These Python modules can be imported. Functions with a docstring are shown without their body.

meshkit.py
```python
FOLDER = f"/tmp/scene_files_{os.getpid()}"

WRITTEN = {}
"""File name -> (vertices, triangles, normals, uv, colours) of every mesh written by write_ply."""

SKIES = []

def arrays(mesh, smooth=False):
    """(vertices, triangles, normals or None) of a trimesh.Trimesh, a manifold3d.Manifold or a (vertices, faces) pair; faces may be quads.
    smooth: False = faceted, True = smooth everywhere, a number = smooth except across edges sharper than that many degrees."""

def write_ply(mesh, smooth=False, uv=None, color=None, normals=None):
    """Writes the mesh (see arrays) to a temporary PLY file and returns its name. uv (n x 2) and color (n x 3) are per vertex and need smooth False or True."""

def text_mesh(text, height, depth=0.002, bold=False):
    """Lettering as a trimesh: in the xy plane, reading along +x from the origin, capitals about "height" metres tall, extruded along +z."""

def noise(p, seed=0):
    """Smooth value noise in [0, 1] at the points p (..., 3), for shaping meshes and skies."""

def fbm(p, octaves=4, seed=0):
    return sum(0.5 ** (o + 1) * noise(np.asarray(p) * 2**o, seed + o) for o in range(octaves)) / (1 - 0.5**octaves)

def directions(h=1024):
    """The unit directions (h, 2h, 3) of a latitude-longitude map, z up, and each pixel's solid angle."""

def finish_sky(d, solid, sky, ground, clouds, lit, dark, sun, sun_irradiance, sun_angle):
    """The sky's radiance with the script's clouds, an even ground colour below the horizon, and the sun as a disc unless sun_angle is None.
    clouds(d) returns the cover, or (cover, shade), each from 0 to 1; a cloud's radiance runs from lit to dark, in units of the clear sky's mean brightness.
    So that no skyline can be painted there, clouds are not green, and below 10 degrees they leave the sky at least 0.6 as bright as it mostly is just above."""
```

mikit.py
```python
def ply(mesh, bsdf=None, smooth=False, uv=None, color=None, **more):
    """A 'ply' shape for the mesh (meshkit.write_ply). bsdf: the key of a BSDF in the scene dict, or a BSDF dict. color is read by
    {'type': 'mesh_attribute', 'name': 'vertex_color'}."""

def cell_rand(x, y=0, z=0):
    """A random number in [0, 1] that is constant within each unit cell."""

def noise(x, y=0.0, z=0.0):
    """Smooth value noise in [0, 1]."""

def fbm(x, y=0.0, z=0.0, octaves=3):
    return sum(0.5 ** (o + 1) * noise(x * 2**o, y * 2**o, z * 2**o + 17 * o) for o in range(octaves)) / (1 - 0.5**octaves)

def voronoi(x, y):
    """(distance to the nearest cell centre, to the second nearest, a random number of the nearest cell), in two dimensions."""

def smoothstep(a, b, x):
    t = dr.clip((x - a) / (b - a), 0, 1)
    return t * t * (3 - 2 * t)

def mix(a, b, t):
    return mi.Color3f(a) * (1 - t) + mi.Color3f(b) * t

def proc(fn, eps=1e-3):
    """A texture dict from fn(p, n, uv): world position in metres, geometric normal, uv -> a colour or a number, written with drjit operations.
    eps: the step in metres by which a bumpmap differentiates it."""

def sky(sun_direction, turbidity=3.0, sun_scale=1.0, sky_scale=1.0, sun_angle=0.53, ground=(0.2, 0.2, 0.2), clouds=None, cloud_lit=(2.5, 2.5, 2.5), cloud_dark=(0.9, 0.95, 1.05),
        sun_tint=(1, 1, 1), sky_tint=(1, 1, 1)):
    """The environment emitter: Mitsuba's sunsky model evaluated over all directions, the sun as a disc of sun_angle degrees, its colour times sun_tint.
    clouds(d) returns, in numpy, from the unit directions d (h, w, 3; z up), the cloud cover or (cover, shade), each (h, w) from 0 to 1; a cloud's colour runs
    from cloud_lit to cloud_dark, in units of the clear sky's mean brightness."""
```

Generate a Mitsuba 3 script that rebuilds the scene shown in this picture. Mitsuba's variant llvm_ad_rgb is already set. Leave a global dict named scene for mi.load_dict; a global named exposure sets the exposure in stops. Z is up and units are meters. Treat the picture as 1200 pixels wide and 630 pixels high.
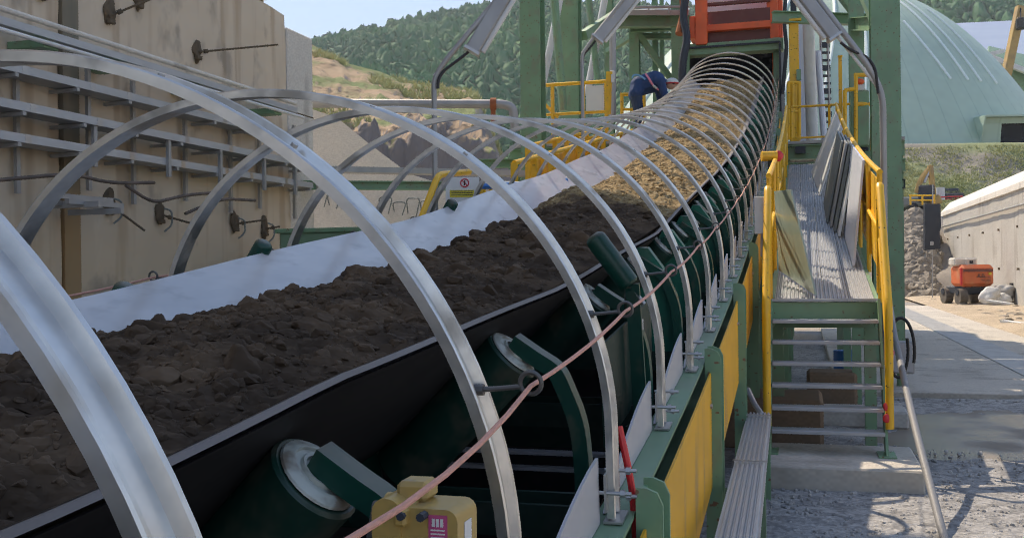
import math, numpy as np, trimesh, drjit as dr, mitsuba as mi, mikit, meshkit
from shapely.geometry import Polygon
from shapely import affinity
T = mi.ScalarTransform4f
rng = np.random.default_rng(7)
scene, labels = {}, {}
V = lambda *a: np.array(a, float)

# ------------------------------------------------------------------ camera, sky, exposure
CAM = V(1.484, 0, 1.5); YAW = .2776; ROLL = -.012
fwd = V(-math.sin(YAW), math.cos(YAW), 0); rgt = V(math.cos(YAW), math.sin(YAW), 0)
up = V(0, 0, 1) * math.cos(ROLL) + rgt * math.sin(ROLL) * -1
scene['camera'] = {'type': 'perspective', 'fov': 2 * math.degrees(math.atan(.5)), 'fov_axis': 'x', 'near_clip': .05, 'far_clip': 6000.0,
                   'to_world': T().look_at(origin=CAM.tolist(), target=(CAM + fwd).tolist(), up=up.tolist())}
exposure = 2.65
SUN = V(-.70 * .62, .714 * .62, .785)
def clouds(d):
    q = d * V(3.0, 3.0, 7.0)
    n = meshkit.fbm(q + 5.3, 5)
    low = np.clip(1 - d[..., 2] / .5, 0, 1)
    return np.clip(np.clip((n - .45) * 2.6, 0, 1) * (.5 + .4 * low) + .12 + .66 * low, 0, 1), np.clip((meshkit.fbm(q * 1.7 + 11, 3) - .35) * .9, 0, 1)
scene['sky'] = mikit.sky(SUN, turbidity=3.0, sun_scale=.64, clouds=clouds, cloud_lit=(1.14, 1.18, 1.25), cloud_dark=(.72, .79, .91))

# ------------------------------------------------------------------ materials
P = mikit.proc
def rgb(c): return {'type': 'rgb', 'value': list(c)}
def mat(name, color, rough=.6, bump=None, bscale=.002, beps=2e-3, **kw):
    c = P(color) if callable(color) else rgb(color)
    r = P(rough) if callable(rough) else rough
    b = {'type': 'principled', 'base_color': c, 'roughness': r, **kw}
    if bump is not None:
        b = {'type': 'bumpmap', 'arbitrary': P(bump, beps), 'scale': bscale, 'bsdf': b}
    scene[name] = {'type': 'twosided', 'bsdf': b}
fb, nz, mx, ss = mikit.fbm, mikit.noise, mikit.mix, mikit.smoothstep
C3 = mi.Color3f
def worn(base, dirt=(.16, .13, .10), amt=.35, f=9.0, chip=None):
    def fn(p, n, uv):
        a = fb(p.x * f, p.y * f, p.z * f * .6, 4)
        c = mx(base, [b * .72 for b in base], fb(p.x * 3, p.y * 3, p.z * 3, 3))
        c = mx(c, dirt, ss(.5, .78, a) * amt)
        if chip: c = mx(c, chip, ss(.73, .78, fb(p.x * 31, p.y * 31, p.z * 31, 3)))
        return c
    return fn
def gdirt(p): return ss(.50, .72, fb(p.x * 7, p.y * 7, p.z * 5, 5))
mat('galvanised', lambda p, n, uv: mx(mx((.76, .755, .73), (.50, .495, .475), fb(p.x * 23, p.y * 23, p.z * 23, 4)), (.30, .275, .23), gdirt(p) * .85), lambda p, n, uv: .18 + .2 * fb(p.x * 9, p.y * 9, p.z * 9, 4) + .25 * gdirt(p), metallic=P(lambda p, n, uv: .85 - .6 * gdirt(p)), specular=.5)
mat('dull_galvanised', lambda p, n, uv: mx((.42, .42, .41), (.27, .27, .27), fb(p.x * 6, p.y * 6, p.z * 3, 4)), .5, metallic=.35)
mat('tray_grey', lambda p, n, uv: mx((.50, .51, .52), (.36, .37, .38), fb(p.x * 6, p.y * 3, p.z * 6, 4)), .5, metallic=.3)
mat('steel_bolt', (.42, .42, .42), .35, metallic=.8)
mat('cap_grey', lambda p, n, uv: mx((.42, .46, .43), (.20, .18, .15), ss(.45, .75, fb(p.x * 25, p.y * 25, p.z * 25, 4))), .45, metallic=.2)
mat('wheel_grey', lambda p, n, uv: mx((.07, .065, .06), (.16, .14, .115), fb(p.x * 9, p.y * 9, p.z * 9, 3)), .8)
mat('seam', lambda p, n, uv: mx(mx((.15, .145, .115), (.24, .20, .14), fb(p.y * 9, p.z * 1.6, 2, 4)), (.34, .225, .11), ss(3.0, 1.8, p.z)), .95)
mat('side_grey', (.17, .19, .185), .5)
mat('brown_hose', lambda p, n, uv: mx((.05, .042, .036), (.15, .11, .085), nz(p.x * 14, p.y * 14, p.z * 14)), .7)
mat('conduit_grey', (.20, .205, .215), .6)
mat('dark_steel', (.10, .10, .10), .4, metallic=.5)
mat('green_paint', worn((.185, .325, .19), (.2, .18, .13), .5, 7, chip=(.16, .09, .05)), .42)
mat('green_pale', worn((.18, .29, .18), (.24, .24, .19), .35, 3), .5)
def dusty(base, dirt, amt, f):
    w = worn(base, dirt, amt, f)
    return lambda p, n, uv: mx(w(p, n, uv), (.13, .11, .085), ss(.25, .9, n.z) * (.25 + .6 * fb(p.x * 13, p.y * 13, p.z * 13, 3)))
mat('idler_green', dusty((.006, .062, .045), (.09, .08, .06), .6, 16), .38)
mat('shaded_roller_green', worn((.005, .038, .028), (.07, .06, .045), .55, 14), .42)  # darker copy of the idler green: shade under the belt put into colour
mat('plate_green', dusty((.018, .165, .115), (.09, .08, .06), .45, 12), .36)
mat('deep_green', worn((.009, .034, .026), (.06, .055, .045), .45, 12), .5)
mat('yellow_paint', worn((.84, .48, .016), (.42, .26, .06), .3, 11, chip=(.12, .07, .04)), .38)
mat('guard_yellow', lambda p, n, uv: mx(mx((.78, .40, .010), (.58, .31, .03), fb(p.x * 5, p.y * 5, p.z * 5, 4)), (.25, .17, .08), ss(.55, .78, fb(p.y * 9, p.z * 1.6, p.x, 4)) * .55), .5,
    bump=lambda p, n, uv: ss(.35, .2, mikit.voronoi(p.y * 55, p.z * 55)[0]), bscale=.002)
mat('switch_yellow', worn((.44, .30, .09), (.22, .18, .12), .6, 25), .4)
mat('orange_paint', worn((.82, .13, .03), (.3, .12, .07), .35, 5), .45)
mat('lift_orange', worn((.68, .17, .06), (.45, .32, .2), .45, 3), .5)
mat('brown_red', worn((.16, .05, .045), (.2, .12, .1), .3, 5), .6)
mat('rubber', lambda p, n, uv: mx((.006, .006, .008), (.014, .014, .015), fb(p.x * 12, p.y * 5, p.z * 12, 4)), .6, specular=.2)
mat('edge_rubber', lambda p, n, uv: mx((.10, .095, .10), (.20, .19, .19), fb(p.x * 9, p.y * 3, p.z * 9, 5)), .55, specular=.3)
mat('sky_sheen_rubber', lambda p, n, uv: mx((.38, .385, .40), (.46, .46, .47), ss(.35, .75, fb(p.x * 7, p.y * 2.2, p.z * 7, 4))) * (1 - .22 * ss(.56, .80, fb(p.x * 16 + p.z * 5, p.y * 5, p.z * 16, 4))), lambda p, n, uv: .10 + .20 * fb(p.x * 4, p.y * 3, p.z * 4, 3), specular=1.0, clearcoat=.8, clearcoat_gloss=.85)  # pale base puts the sky reflection into the colour of the belt
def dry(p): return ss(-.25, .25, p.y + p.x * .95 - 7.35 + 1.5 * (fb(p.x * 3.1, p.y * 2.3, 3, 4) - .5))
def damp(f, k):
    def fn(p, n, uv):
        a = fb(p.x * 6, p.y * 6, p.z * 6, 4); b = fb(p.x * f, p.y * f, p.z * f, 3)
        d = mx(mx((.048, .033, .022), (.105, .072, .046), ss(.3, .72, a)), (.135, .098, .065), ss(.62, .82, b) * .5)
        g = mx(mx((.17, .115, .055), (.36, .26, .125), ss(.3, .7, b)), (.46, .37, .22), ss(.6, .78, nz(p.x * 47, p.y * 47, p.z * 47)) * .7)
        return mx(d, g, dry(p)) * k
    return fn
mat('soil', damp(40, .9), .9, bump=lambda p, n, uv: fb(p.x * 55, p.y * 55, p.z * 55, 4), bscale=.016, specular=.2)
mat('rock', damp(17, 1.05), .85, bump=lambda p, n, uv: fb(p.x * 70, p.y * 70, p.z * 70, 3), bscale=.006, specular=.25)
def wallc(p, n, uv):
    c = mx((.66, .56, .43), (.52, .44, .335), fb(p.x * .8, p.y * .8, p.z * .8, 5))
    c = mx(c, (.62, .55, .45), ss(.5, .8, fb(p.y * .5 + 7, p.z * 1.1, 3, 4)) * .6)
    st = fb(p.y * 5.0, p.z * .35, 1.0, 4)
    c = mx(c, (.33, .235, .145), ss(.50, .76, st) * .5)
    c = mx(c, (.52, .385, .22), ss(2.6, 1.4, p.z) * .5)
    return mx(c, (.18, .155, .13), ss(.62, .82, fb(p.y * 2.6, p.z * 1.6, 9, 5)) * .5)
mat('wall_concrete', wallc, .9, bump=lambda p, n, uv: fb(p.x * 9, p.y * 9, p.z * 9, 5), bscale=.02, specular=.2)
mat('stain', lambda p, n, uv: mx((.075, .07, .055), (.15, .10, .055), fb(p.y * 8, p.z * 1.2, p.x * 8, 4)), .95)
def conc(a, b, f=1.2, stain=(.2, .18, .15), bs=.006):
    def fn(p, n, uv):
        c = mx(a, b, fb(p.x * f, p.y * f, p.z * f, 5))
        c = mx(c, stain, ss(.55, .8, fb(p.x * 3 + 4, p.y * 3, p.z * .5, 4)) * .45)
        return c * (.88 + .24 * nz(p.x * 45, p.y * 45, p.z * 45))
    return fn
mat('concrete', conc((.47, .44, .385), (.36, .335, .295)), .85, bump=lambda p, n, uv: fb(p.x * 20, p.y * 20, p.z * 20, 4), bscale=.008)
mat('brown_concrete', conc((.22, .15, .095), (.15, .11, .075), 2), .9)
mat('concrete_light', conc((.66, .63, .57), (.56, .53, .48), .7, (.35, .33, .29)), .85)
mat('retaining', conc((.43, .415, .385), (.34, .325, .295), .5, (.22, .195, .16)), .9, bump=lambda p, n, uv: fb(p.x * 6, p.y * 6, p.z * 6, 4), bscale=.02)
mat('pier', conc((.64, .61, .54), (.54, .51, .46), .9), .9)
def groundc(p, n, uv):
    a = fb(p.x * .7, p.y * .7, 0, 5); b = fb(p.x * 13, p.y * 13, 1, 4)
    c = mx((.25, .248, .245), (.36, .352, .338), ss(.3, .7, a))
    c = mx(c, (.12, .12, .122), ss(.42, .72, b) * .65)
    c = mx(c, (.30, .24, .17), ss(17, 24, p.y) * ss(.3, .6, a))
    return c * (.7 + .6 * nz(p.x * 60, p.y * 60, 2))
mat('gravel_ground', groundc, .9, bump=lambda p, n, uv: fb(p.x * 25, p.y * 25, 3, 4), bscale=.014)
mat('gravel_stone', lambda p, n, uv: mx((.17, .17, .172), (.42, .41, .395), nz(p.x * 23, p.y * 23, p.z * 9)), .85)
mat('sand', lambda p, n, uv: mx((.40, .33, .24), (.28, .225, .16), fb(p.x * 1.5, p.y * 1.5, 0, 5)) * (.8 + .4 * nz(p.x * 30, p.y * 30, 0)), .95)
mat('wet', lambda p, n, uv: mx((.15, .122, .092), (.21, .18, .145), fb(p.x * 2, p.y * 2, 0, 4)), lambda p, n, uv: .22 + .4 * ss(.45, .7, fb(p.x * 1.3, p.y * 1.3, 4, 4)), specular=.5)
def hillc(p, n, uv):
    a = fb(p.x * .08, p.y * .08, p.z * .25, 5)
    c = mx((.30, .20, .115), (.38, .28, .18), a)
    c = mx(c, (.165, .145, .135), ss(.80, .55, n.z + (a - .5) * .5))
    return mx(c, (.14, .17, .06), ss(.50, .62, fb(p.x * .11 + 5, p.y * .11, p.z * .3, 5)) * ss(.6, .8, n.z + .05))
mat('hillside_earth', hillc, .95, bump=lambda p, n, uv: fb(p.x * .9, p.y * .9, p.z * .9, 4), bscale=.5, beps=.05)
mat('bank_earth', lambda p, n, uv: mx(mx((.20, .185, .155), (.25, .23, .19), fb(p.x * .3, p.y * .3, p.z, 4)), (.20, .225, .11), ss(.42, .6, fb(p.x * .16, p.y * .16, p.z * .3, 4))), .95)
mat('rubble_earth', lambda p, n, uv: mx((.17, .155, .145), (.28, .25, .215), fb(p.x * .8, p.y * .8, p.z, 4)), .95)
mat('forest_floor', (.03, .045, .02), .95)
def leafc(p, n, uv):
    a = fb(p.x * .022, p.y * .022, p.z * .03, 4); b = nz(p.x * .2, p.y * .2, p.z * .2)
    return mx(mx((.032, .105, .042), (.085, .195, .062), ss(.35, .7, a)), (.055, .16, .07), b * .6)
mat('forest_leaf', leafc, .8, bump=lambda p, n, uv: fb(p.x * 1.1, p.y * 1.1, p.z * 1.1, 3), bscale=.6, beps=.1, specular=.2)
mat('grass_leaf', lambda p, n, uv: mx((.30, .34, .15), (.46, .44, .24), nz(p.x * 1.1, p.y * 1.1, p.z)), .85)
mat('dome_green', lambda p, n, uv: mx(mx((.40, .50, .40), (.33, .43, .345), fb(p.x * .25, p.y * .25, p.z * .12, 4)), (.20, .31, .25), ss(.06, .0, dr.abs((dr.atan2(p.y - DC[1], p.x - DC[0]) * 12.0) - dr.round(dr.atan2(p.y - DC[1], p.x - DC[0]) * 12.0))) * .35) * (.96 + .08 * nz(p.x * 2, p.y * 2, p.z * 2)), .45, specular=.5)
mat('dome_strip', (.62, .70, .68), .5)
mat('pale_pink', lambda p, n, uv: mx((.40, .33, .31), (.46, .38, .36), fb(p.x * .5, p.y * .5, p.z, 3)), .9)
mat('shed_roof', lambda p, n, uv: mx((.28, .34, .45), (.32, .38, .48), fb(p.x * .3, p.y * .3, p.z, 3)), .5)
mat('shed_wall', (.30, .34, .40), .7)
mat('white_paint', worn((.68, .69, .68), (.4, .38, .34), .3, 6), .45)
mat('white_sheet', lambda p, n, uv: mx((.62, .66, .74), (.50, .55, .66), fb(p.x * 3, p.y * 3, p.z * 1.0, 4)), .4)
mat('grey_sheet', lambda p, n, uv: mx((.55, .58, .59), (.68, .70, .70), fb(p.x * 2, p.y * 2, p.z * 3, 4)), .4)
mat('skirt_grey', lambda p, n, uv: mx((.50, .49, .46), (.36, .35, .42), fb(p.x * 6, p.y * 6, p.z * 2, 4)), .45, metallic=.2)
mat('polycarb', lambda p, n, uv: mx((.40, .49, .42), (.25, .32, .27), fb(p.x * 5, p.y * 5, p.z * 1.5, 4)), .25, spec_trans=.0)
mat('black_rubber', (.02, .02, .022), .5)
mat('dark_interior', (.012, .014, .02), .9)
mat('navy', lambda p, n, uv: mx((.022, .028, .04), (.03, .036, .05), fb(p.x * 4, p.y * 4, p.z * 4, 3)), .6)
mat('rope_pink', lambda p, n, uv: mx((.60, .30, .23), (.44, .23, .17), nz(p.x * 300, p.y * 90, p.z * 300)), .7)
mat('red_plastic', (.55, .03, .035), .4)
mat('blue_plastic', (.03, .14, .42), .4)
mat('pink_label', (.42, .07, .18), .5)
mat('grey_label', (.28, .30, .34), .5)
mat('jacket_blue', lambda p, n, uv: mx((.015, .04, .12), (.022, .055, .16), fb(p.x * 20, p.y * 20, p.z * 20, 3)), .8)
mat('piping_blue', (.16, .36, .58), .7)
mat('stripe_pink', (.62, .22, .30), .7)
mat('skin', (.50, .32, .23), .6)
mat('trousers', (.03, .05, .10), .85)
mat('rust', (.30, .10, .04), .85)
mat('sign_red', (.50, .02, .04), .5)
mat('sign_yellow', (.60, .50, .03), .5)
mat('sign_black', (.02, .02, .02), .5)
mat('excavator_yellow', worn((.46, .30, .10), (.22, .16, .1), .6, 2), .6)
mat('debris', lambda p, n, uv: mx((.17, .145, .115), (.36, .32, .265), nz(p.x * 3, p.y * 3, p.z * 3)), .9)
mat('duct', lambda p, n, uv: mx((.55, .56, .58), (.44, .45, .47), fb(p.x * 8, p.y * 2, p.z * 8, 3)), .35, metallic=.5)
mat('deck_steel', lambda p, n, uv: mx((.42, .44, .47), (.30, .32, .34), fb(p.x * 6, p.y * 3, p.z * 3, 4)), .42, metallic=.35)
mat('glass_dark', (.03, .035, .04), .1)

# ------------------------------------------------------------------ mesh helpers
cat = trimesh.util.concatenate
def box(sx, sy, sz, c=(0, 0, 0), ch=0.0):
    if ch:
        h = V(sx, sy, sz) / 2; pts = []
        for a in (-1, 1):
            for b in (-1, 1):
                for d in (-1, 1):
                    for k in range(3):
                        q = h - ch; q[k] = h[k]; pts.append(q * V(a, b, d))
        m = trimesh.convex.convex_hull(np.array(pts))
    else: m = trimesh.creation.box((sx, sy, sz))
    m.apply_translation(c); return m
def frame(p0, p1, hint=(0, 0, 1)):
    p0, p1 = V(*p0), V(*p1); z = p1 - p0; L = np.linalg.norm(z); z /= L
    h = V(*hint)
    if abs(z @ h) > .98: h = V(0, 1, 0)
    x = np.cross(h, z); x /= np.linalg.norm(x); y = np.cross(z, x)
    return p0, x, y, z, L
def bar(p0, p1, w, h, hint=(0, 0, 1), ch=0.0):
    p, x, y, z, L = frame(p0, p1, hint); m = box(w, h, L, (0, 0, L / 2), ch)
    M = np.eye(4); M[:3, 0], M[:3, 1], M[:3, 2], M[:3, 3] = x, y, z, p
    m.apply_transform(M); return m
def hbeam(p0, p1, w, h, t=.02, hint=(0, 0, 1)):
    p, x, y, z, L = frame(p0, p1, hint)
    t = max(t, .012)
    m = cat([box(w, t, L, (0, h / 2 - t / 2, L / 2)), box(w, t, L, (0, -h / 2 + t / 2, L / 2)), box(t, h - 2 * t, L, (0, 0, L / 2))])
    M = np.eye(4); M[:3, 0], M[:3, 1], M[:3, 2], M[:3, 3] = x, y, z, p
    m.apply_transform(M); return m
def tube(pts, r, n=10, cap=True):
    p = np.asarray(pts, float); r = np.broadcast_to(r, (len(p),))
    t = np.gradient(p, axis=0); t /= np.linalg.norm(t, axis=1, keepdims=True) + 1e-12
    a = np.cross(t[0], (0, 0, 1.) if abs(t[0][2]) < .9 else (1., 0, 0)); A = []
    for k in range(len(p)):
        a = a - t[k] * (a @ t[k]); a = a / np.linalg.norm(a); A.append(a)
    A = np.array(A); B = np.cross(t, A); g = np.arange(n) * 2 * np.pi / n
    v = (p[:, None] + r[:, None, None] * (np.cos(g)[None, :, None] * A[:, None] + np.sin(g)[None, :, None] * B[:, None])).reshape(-1, 3)
    i, j = np.meshgrid(np.arange(len(p) - 1), np.arange(n), indexing='ij'); k = (j + 1) % n
    f = np.stack([i * n + j, i * n + k, (i + 1) * n + k, (i + 1) * n + j], -1).reshape(-1, 4)
    f = np.vstack([f[:, [0, 1, 2]], f[:, [0, 2, 3]]])
    if cap:
        e = (len(p) - 1) * n; q = np.arange(1, n - 1)
        f = np.vstack([f, np.stack([q * 0, q + 1, q], 1), np.stack([q * 0 + e, q + e, q + 1 + e], 1)])
    return trimesh.Trimesh(v, f, process=False)
def rod(p0, p1, r, n=10): return tube([p0, p1], r, n)
def bend(pts, rad=.12, k=6):
    p = [V(*q) for q in pts]; out = [p[0]]
    for i in range(1, len(p) - 1):
        a, b, c = p[i - 1], p[i], p[i + 1]
        u, w = (a - b), (c - b); rr = min(rad, np.linalg.norm(u) * .45, np.linalg.norm(w) * .45)
        u, w = b + u / np.linalg.norm(u) * rr, b + w / np.linalg.norm(w) * rr
        for s in np.linspace(0, 1, k): out.append((1 - s) ** 2 * u + 2 * s * (1 - s) * b + s * s * w)
    out.append(p[-1]); return np.array(out)
def sweep(prof, o, u, w, caps=True):
    """closed profile (k,2) along points o with axes u, w (n,3)"""
    o, u, w = (np.asarray(q, float) for q in (o, u, w)); prof = np.asarray(prof, float); n, k = len(o), len(prof)
    v = (o[:, None] + prof[None, :, 0, None] * u[:, None] + prof[None, :, 1, None] * w[:, None]).reshape(-1, 3)
    i, j = np.meshgrid(np.arange(n - 1), np.arange(k), indexing='ij'); jj = (j + 1) % k
    f = np.stack([i * k + j, i * k + jj, (i + 1) * k + jj, (i + 1) * k + j], -1).reshape(-1, 4)
    f = np.vstack([f[:, [0, 1, 2]], f[:, [0, 2, 3]]])
    if caps:
        tv, tf = trimesh.creation.triangulate_polygon(Polygon(prof), engine='earcut')
        near = np.array([np.argmin(((prof - q) ** 2).sum(1)) for q in tv])
        f = np.vstack([f, near[tf], near[tf][:, ::-1] + (n - 1) * k])
    m = trimesh.Trimesh(v, f, process=False); 
    if m.volume < 0: m.invert()
    return m
def prism(poly, h): return trimesh.creation.extrude_polygon(Polygon(poly), h, engine='earcut')
def plate_yz(poly, x, t):
    """polygon in (y,z) with thickness t in x"""
    m = prism(poly, t); v = m.vertices.copy(); m.vertices = np.stack([v[:, 2] + x - t / 2, v[:, 0], v[:, 1]], 1); m.fix_normals(); return m
def plate_xz(poly, y, t):
    m = prism(poly, t); v = m.vertices.copy(); m.vertices = np.stack([v[:, 0], v[:, 2] + y - t / 2, v[:, 1]], 1); m.fix_normals(); return m
def slab(corners, t):
    """flat quad of 4 corners (in order) with thickness t"""
    c = np.array(corners, float); n = np.cross(c[1] - c[0], c[2] - c[0]); n /= np.linalg.norm(n)
    v = np.vstack([c + n * t / 2, c - n * t / 2])
    f = [[0, 1, 2], [0, 2, 3], [6, 5, 4], [7, 6, 4]]
    for i in range(4):
        j = (i + 1) % 4; f += [[i, i + 4, j + 4], [i, j + 4, j]]
    return trimesh.Trimesh(v, f, process=False)
def grid(P3):
    n, m = P3.shape[:2]; i, j = np.meshgrid(np.arange(n - 1), np.arange(m - 1), indexing='ij')
    f = np.stack([i * m + j, (i + 1) * m + j, (i + 1) * m + j + 1, i * m + j + 1], -1).reshape(-1, 4)
    return trimesh.Trimesh(P3.reshape(-1, 3), np.vstack([f[:, [0, 1, 2]], f[:, [0, 2, 3]]]), process=False)
ICO = [trimesh.creation.icosphere(k) for k in range(4)]
def lump(size, seed, sub=1, rough=.35):
    m = ICO[sub].copy(); v = m.vertices
    k = meshkit.noise(v * 1.3 + seed * 7.1, seed); k2 = meshkit.noise(v * 2.9 + seed * 3.3, seed + 3)
    v = v * (1 - rough + 2 * rough * k[:, None] + rough * .7 * (k2[:, None] - .5)) * np.asarray(size)
    return trimesh.Trimesh(v, m.faces, process=False)
def rotm(r): return trimesh.transformations.random_rotation_matrix(r.random(3))[:3, :3]
def scatter(protos, pos, sizes, r, flat=1.0):
    vs, fs, at = [], [], 0
    for p, s in zip(pos, sizes):
        m = protos[r.integers(len(protos))]; v = (m.vertices @ rotm(r).T) * s * V(1, 1, flat) + p
        vs.append(v); fs.append(m.faces + at); at += len(v)
    return trimesh.Trimesh(np.vstack(vs), np.vstack(fs), process=False)

# ------------------------------------------------------------------ scene helpers
used = set()
def key(name, parent=None):
    base = f'{parent}__{name}' if parent else name; k, i = base, 0
    while k in used: i += 1; k = f'{base}_{i:03d}'
    used.add(k); return k
def shp(mesh, m, smooth=30): return mikit.ply(mesh, m, smooth=smooth)
def put(name, mesh, m, parent=None, smooth=30, M=None):
    k = key(name, parent); d = mesh if isinstance(mesh, dict) else shp(mesh, m, smooth)
    scene[k] = {**d, **({'to_world': T(M)} if M is not None else {})}; return k
def thing(name, label, category, group=None):
    k = key(name); tag(k, label, category, group); return k
def tag(k, label, category=None, group=None, kind=None):
    labels[k] = {'label': label, **({'category': category} if category else {}), **({'group': group} if group else {}), **({'kind': kind} if kind else {})}
def one(name, mesh, m, label, category, group=None, smooth=30):
    k = put(name, mesh, m, None, smooth); tag(k, label, category, group); return k
def struct(name, mesh, m, smooth=30, parent=None, label=None):
    k = put(name, mesh, m, parent, smooth); labels[k] = {'kind': 'structure'}
    if label: labels[k]['label'] = label
    return k
def spot(px, py, d):
    """the point seen at (px, py) of the 1200-pixel survey photograph at depth d metres"""
    a, b = px - 600, py - 315; c, s = math.cos(ROLL), math.sin(ROLL); u, v = a * c + b * s, -a * s + b * c
    return CAM + d * (rgt * u / 1200 + fwd + V(0, 0, -v / 1200))

# conveyor profile
Y0, K1, K2 = 1.69, .0832, .0058
def sta(y):
    dy = y - Y0; return 1.0 + K1 * dy + K2 * dy * dy, math.atan(K1 + 2 * K2 * dy)
def loc(x, s, Z):
    z, a = sta(s); return V(x, s - math.sin(a) * Z, z + math.cos(a) * Z)
def SM(s):
    z, a = sta(s); M = np.eye(4); M[:3, 1] = (0, math.cos(a), math.sin(a)); M[:3, 2] = (0, -math.sin(a), math.cos(a)); M[:3, 3] = (0, s, z); return M
def along(prof, s0, s1, step=.4):
    ss_ = np.linspace(s0, s1, max(2, int((s1 - s0) / step) + 1))
    o = np.array([loc(0, s, 0) for s in ss_]); w = np.array([[0, -math.sin(sta(s)[1]), math.cos(sta(s)[1])] for s in ss_])
    return sweep(prof, o, np.tile(V(1, 0, 0), (len(o), 1)), w)
def rectp(x0, x1, z0, z1): return [(x0, z0), (x1, z0), (x1, z1), (x0, z1)]

ORD = ['first', 'second', 'third', 'fourth', 'fifth', 'sixth', 'seventh', 'eighth']
# ================================================================== SETTING
# ground sheet
gx = np.linspace(-600, 600, 61); gy = np.linspace(-300, 900, 61)
GX, GY = np.meshgrid(gx, gy, indexing='ij')
struct('ground', grid(np.stack([GX, GY, GX * 0 - .02], -1)), 'gravel_ground', False, label='grey gravel yard around the conveyor and the stair')
nx, ny = np.meshgrid(np.linspace(-5.9, 6.2, 130), np.linspace(-3, 12.35, 170), indexing='ij')
hz = .03 * (meshkit.fbm(np.stack([nx * .9, ny * .9, nx * 0], -1), 4) - .5) + .02 * (meshkit.fbm(np.stack([nx * 5, ny * 5, nx * 0], -1), 3) - .5)
hz = hz - .040 * np.exp(-((nx - 3.5) / 1.5) ** 2 - ((ny - 10.2) / 1.3) ** 2)
struct('gravel_yard', grid(np.stack([nx, ny, hz], -1)), 'gravel_ground', True, label='damp grey gravel in front of the stair plinth')
a = np.linspace(0, 2 * np.pi, 40)[:-1]
pr = 1 + .25 * np.sin(3 * a + 1) + .15 * np.sin(5 * a)
struct('puddle', trimesh.Trimesh(*(lambda v: (np.vstack([v, v.mean(0)]), [[i, (i + 1) % 39, 39] for i in range(39)]))(np.stack([3.5 + 2.0 * pr * np.cos(a), 10.3 + 1.5 * pr * np.sin(a), a * 0 - .014], 1)), process=False), 'wet', False, label='shallow muddy puddle on the gravel before the concrete roadway')
struct('roadway', box(4.3, 26, .09, (4.0, 25.4, .005), .01), 'concrete', False, label='pale concrete roadway running beside the walkway')
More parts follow.
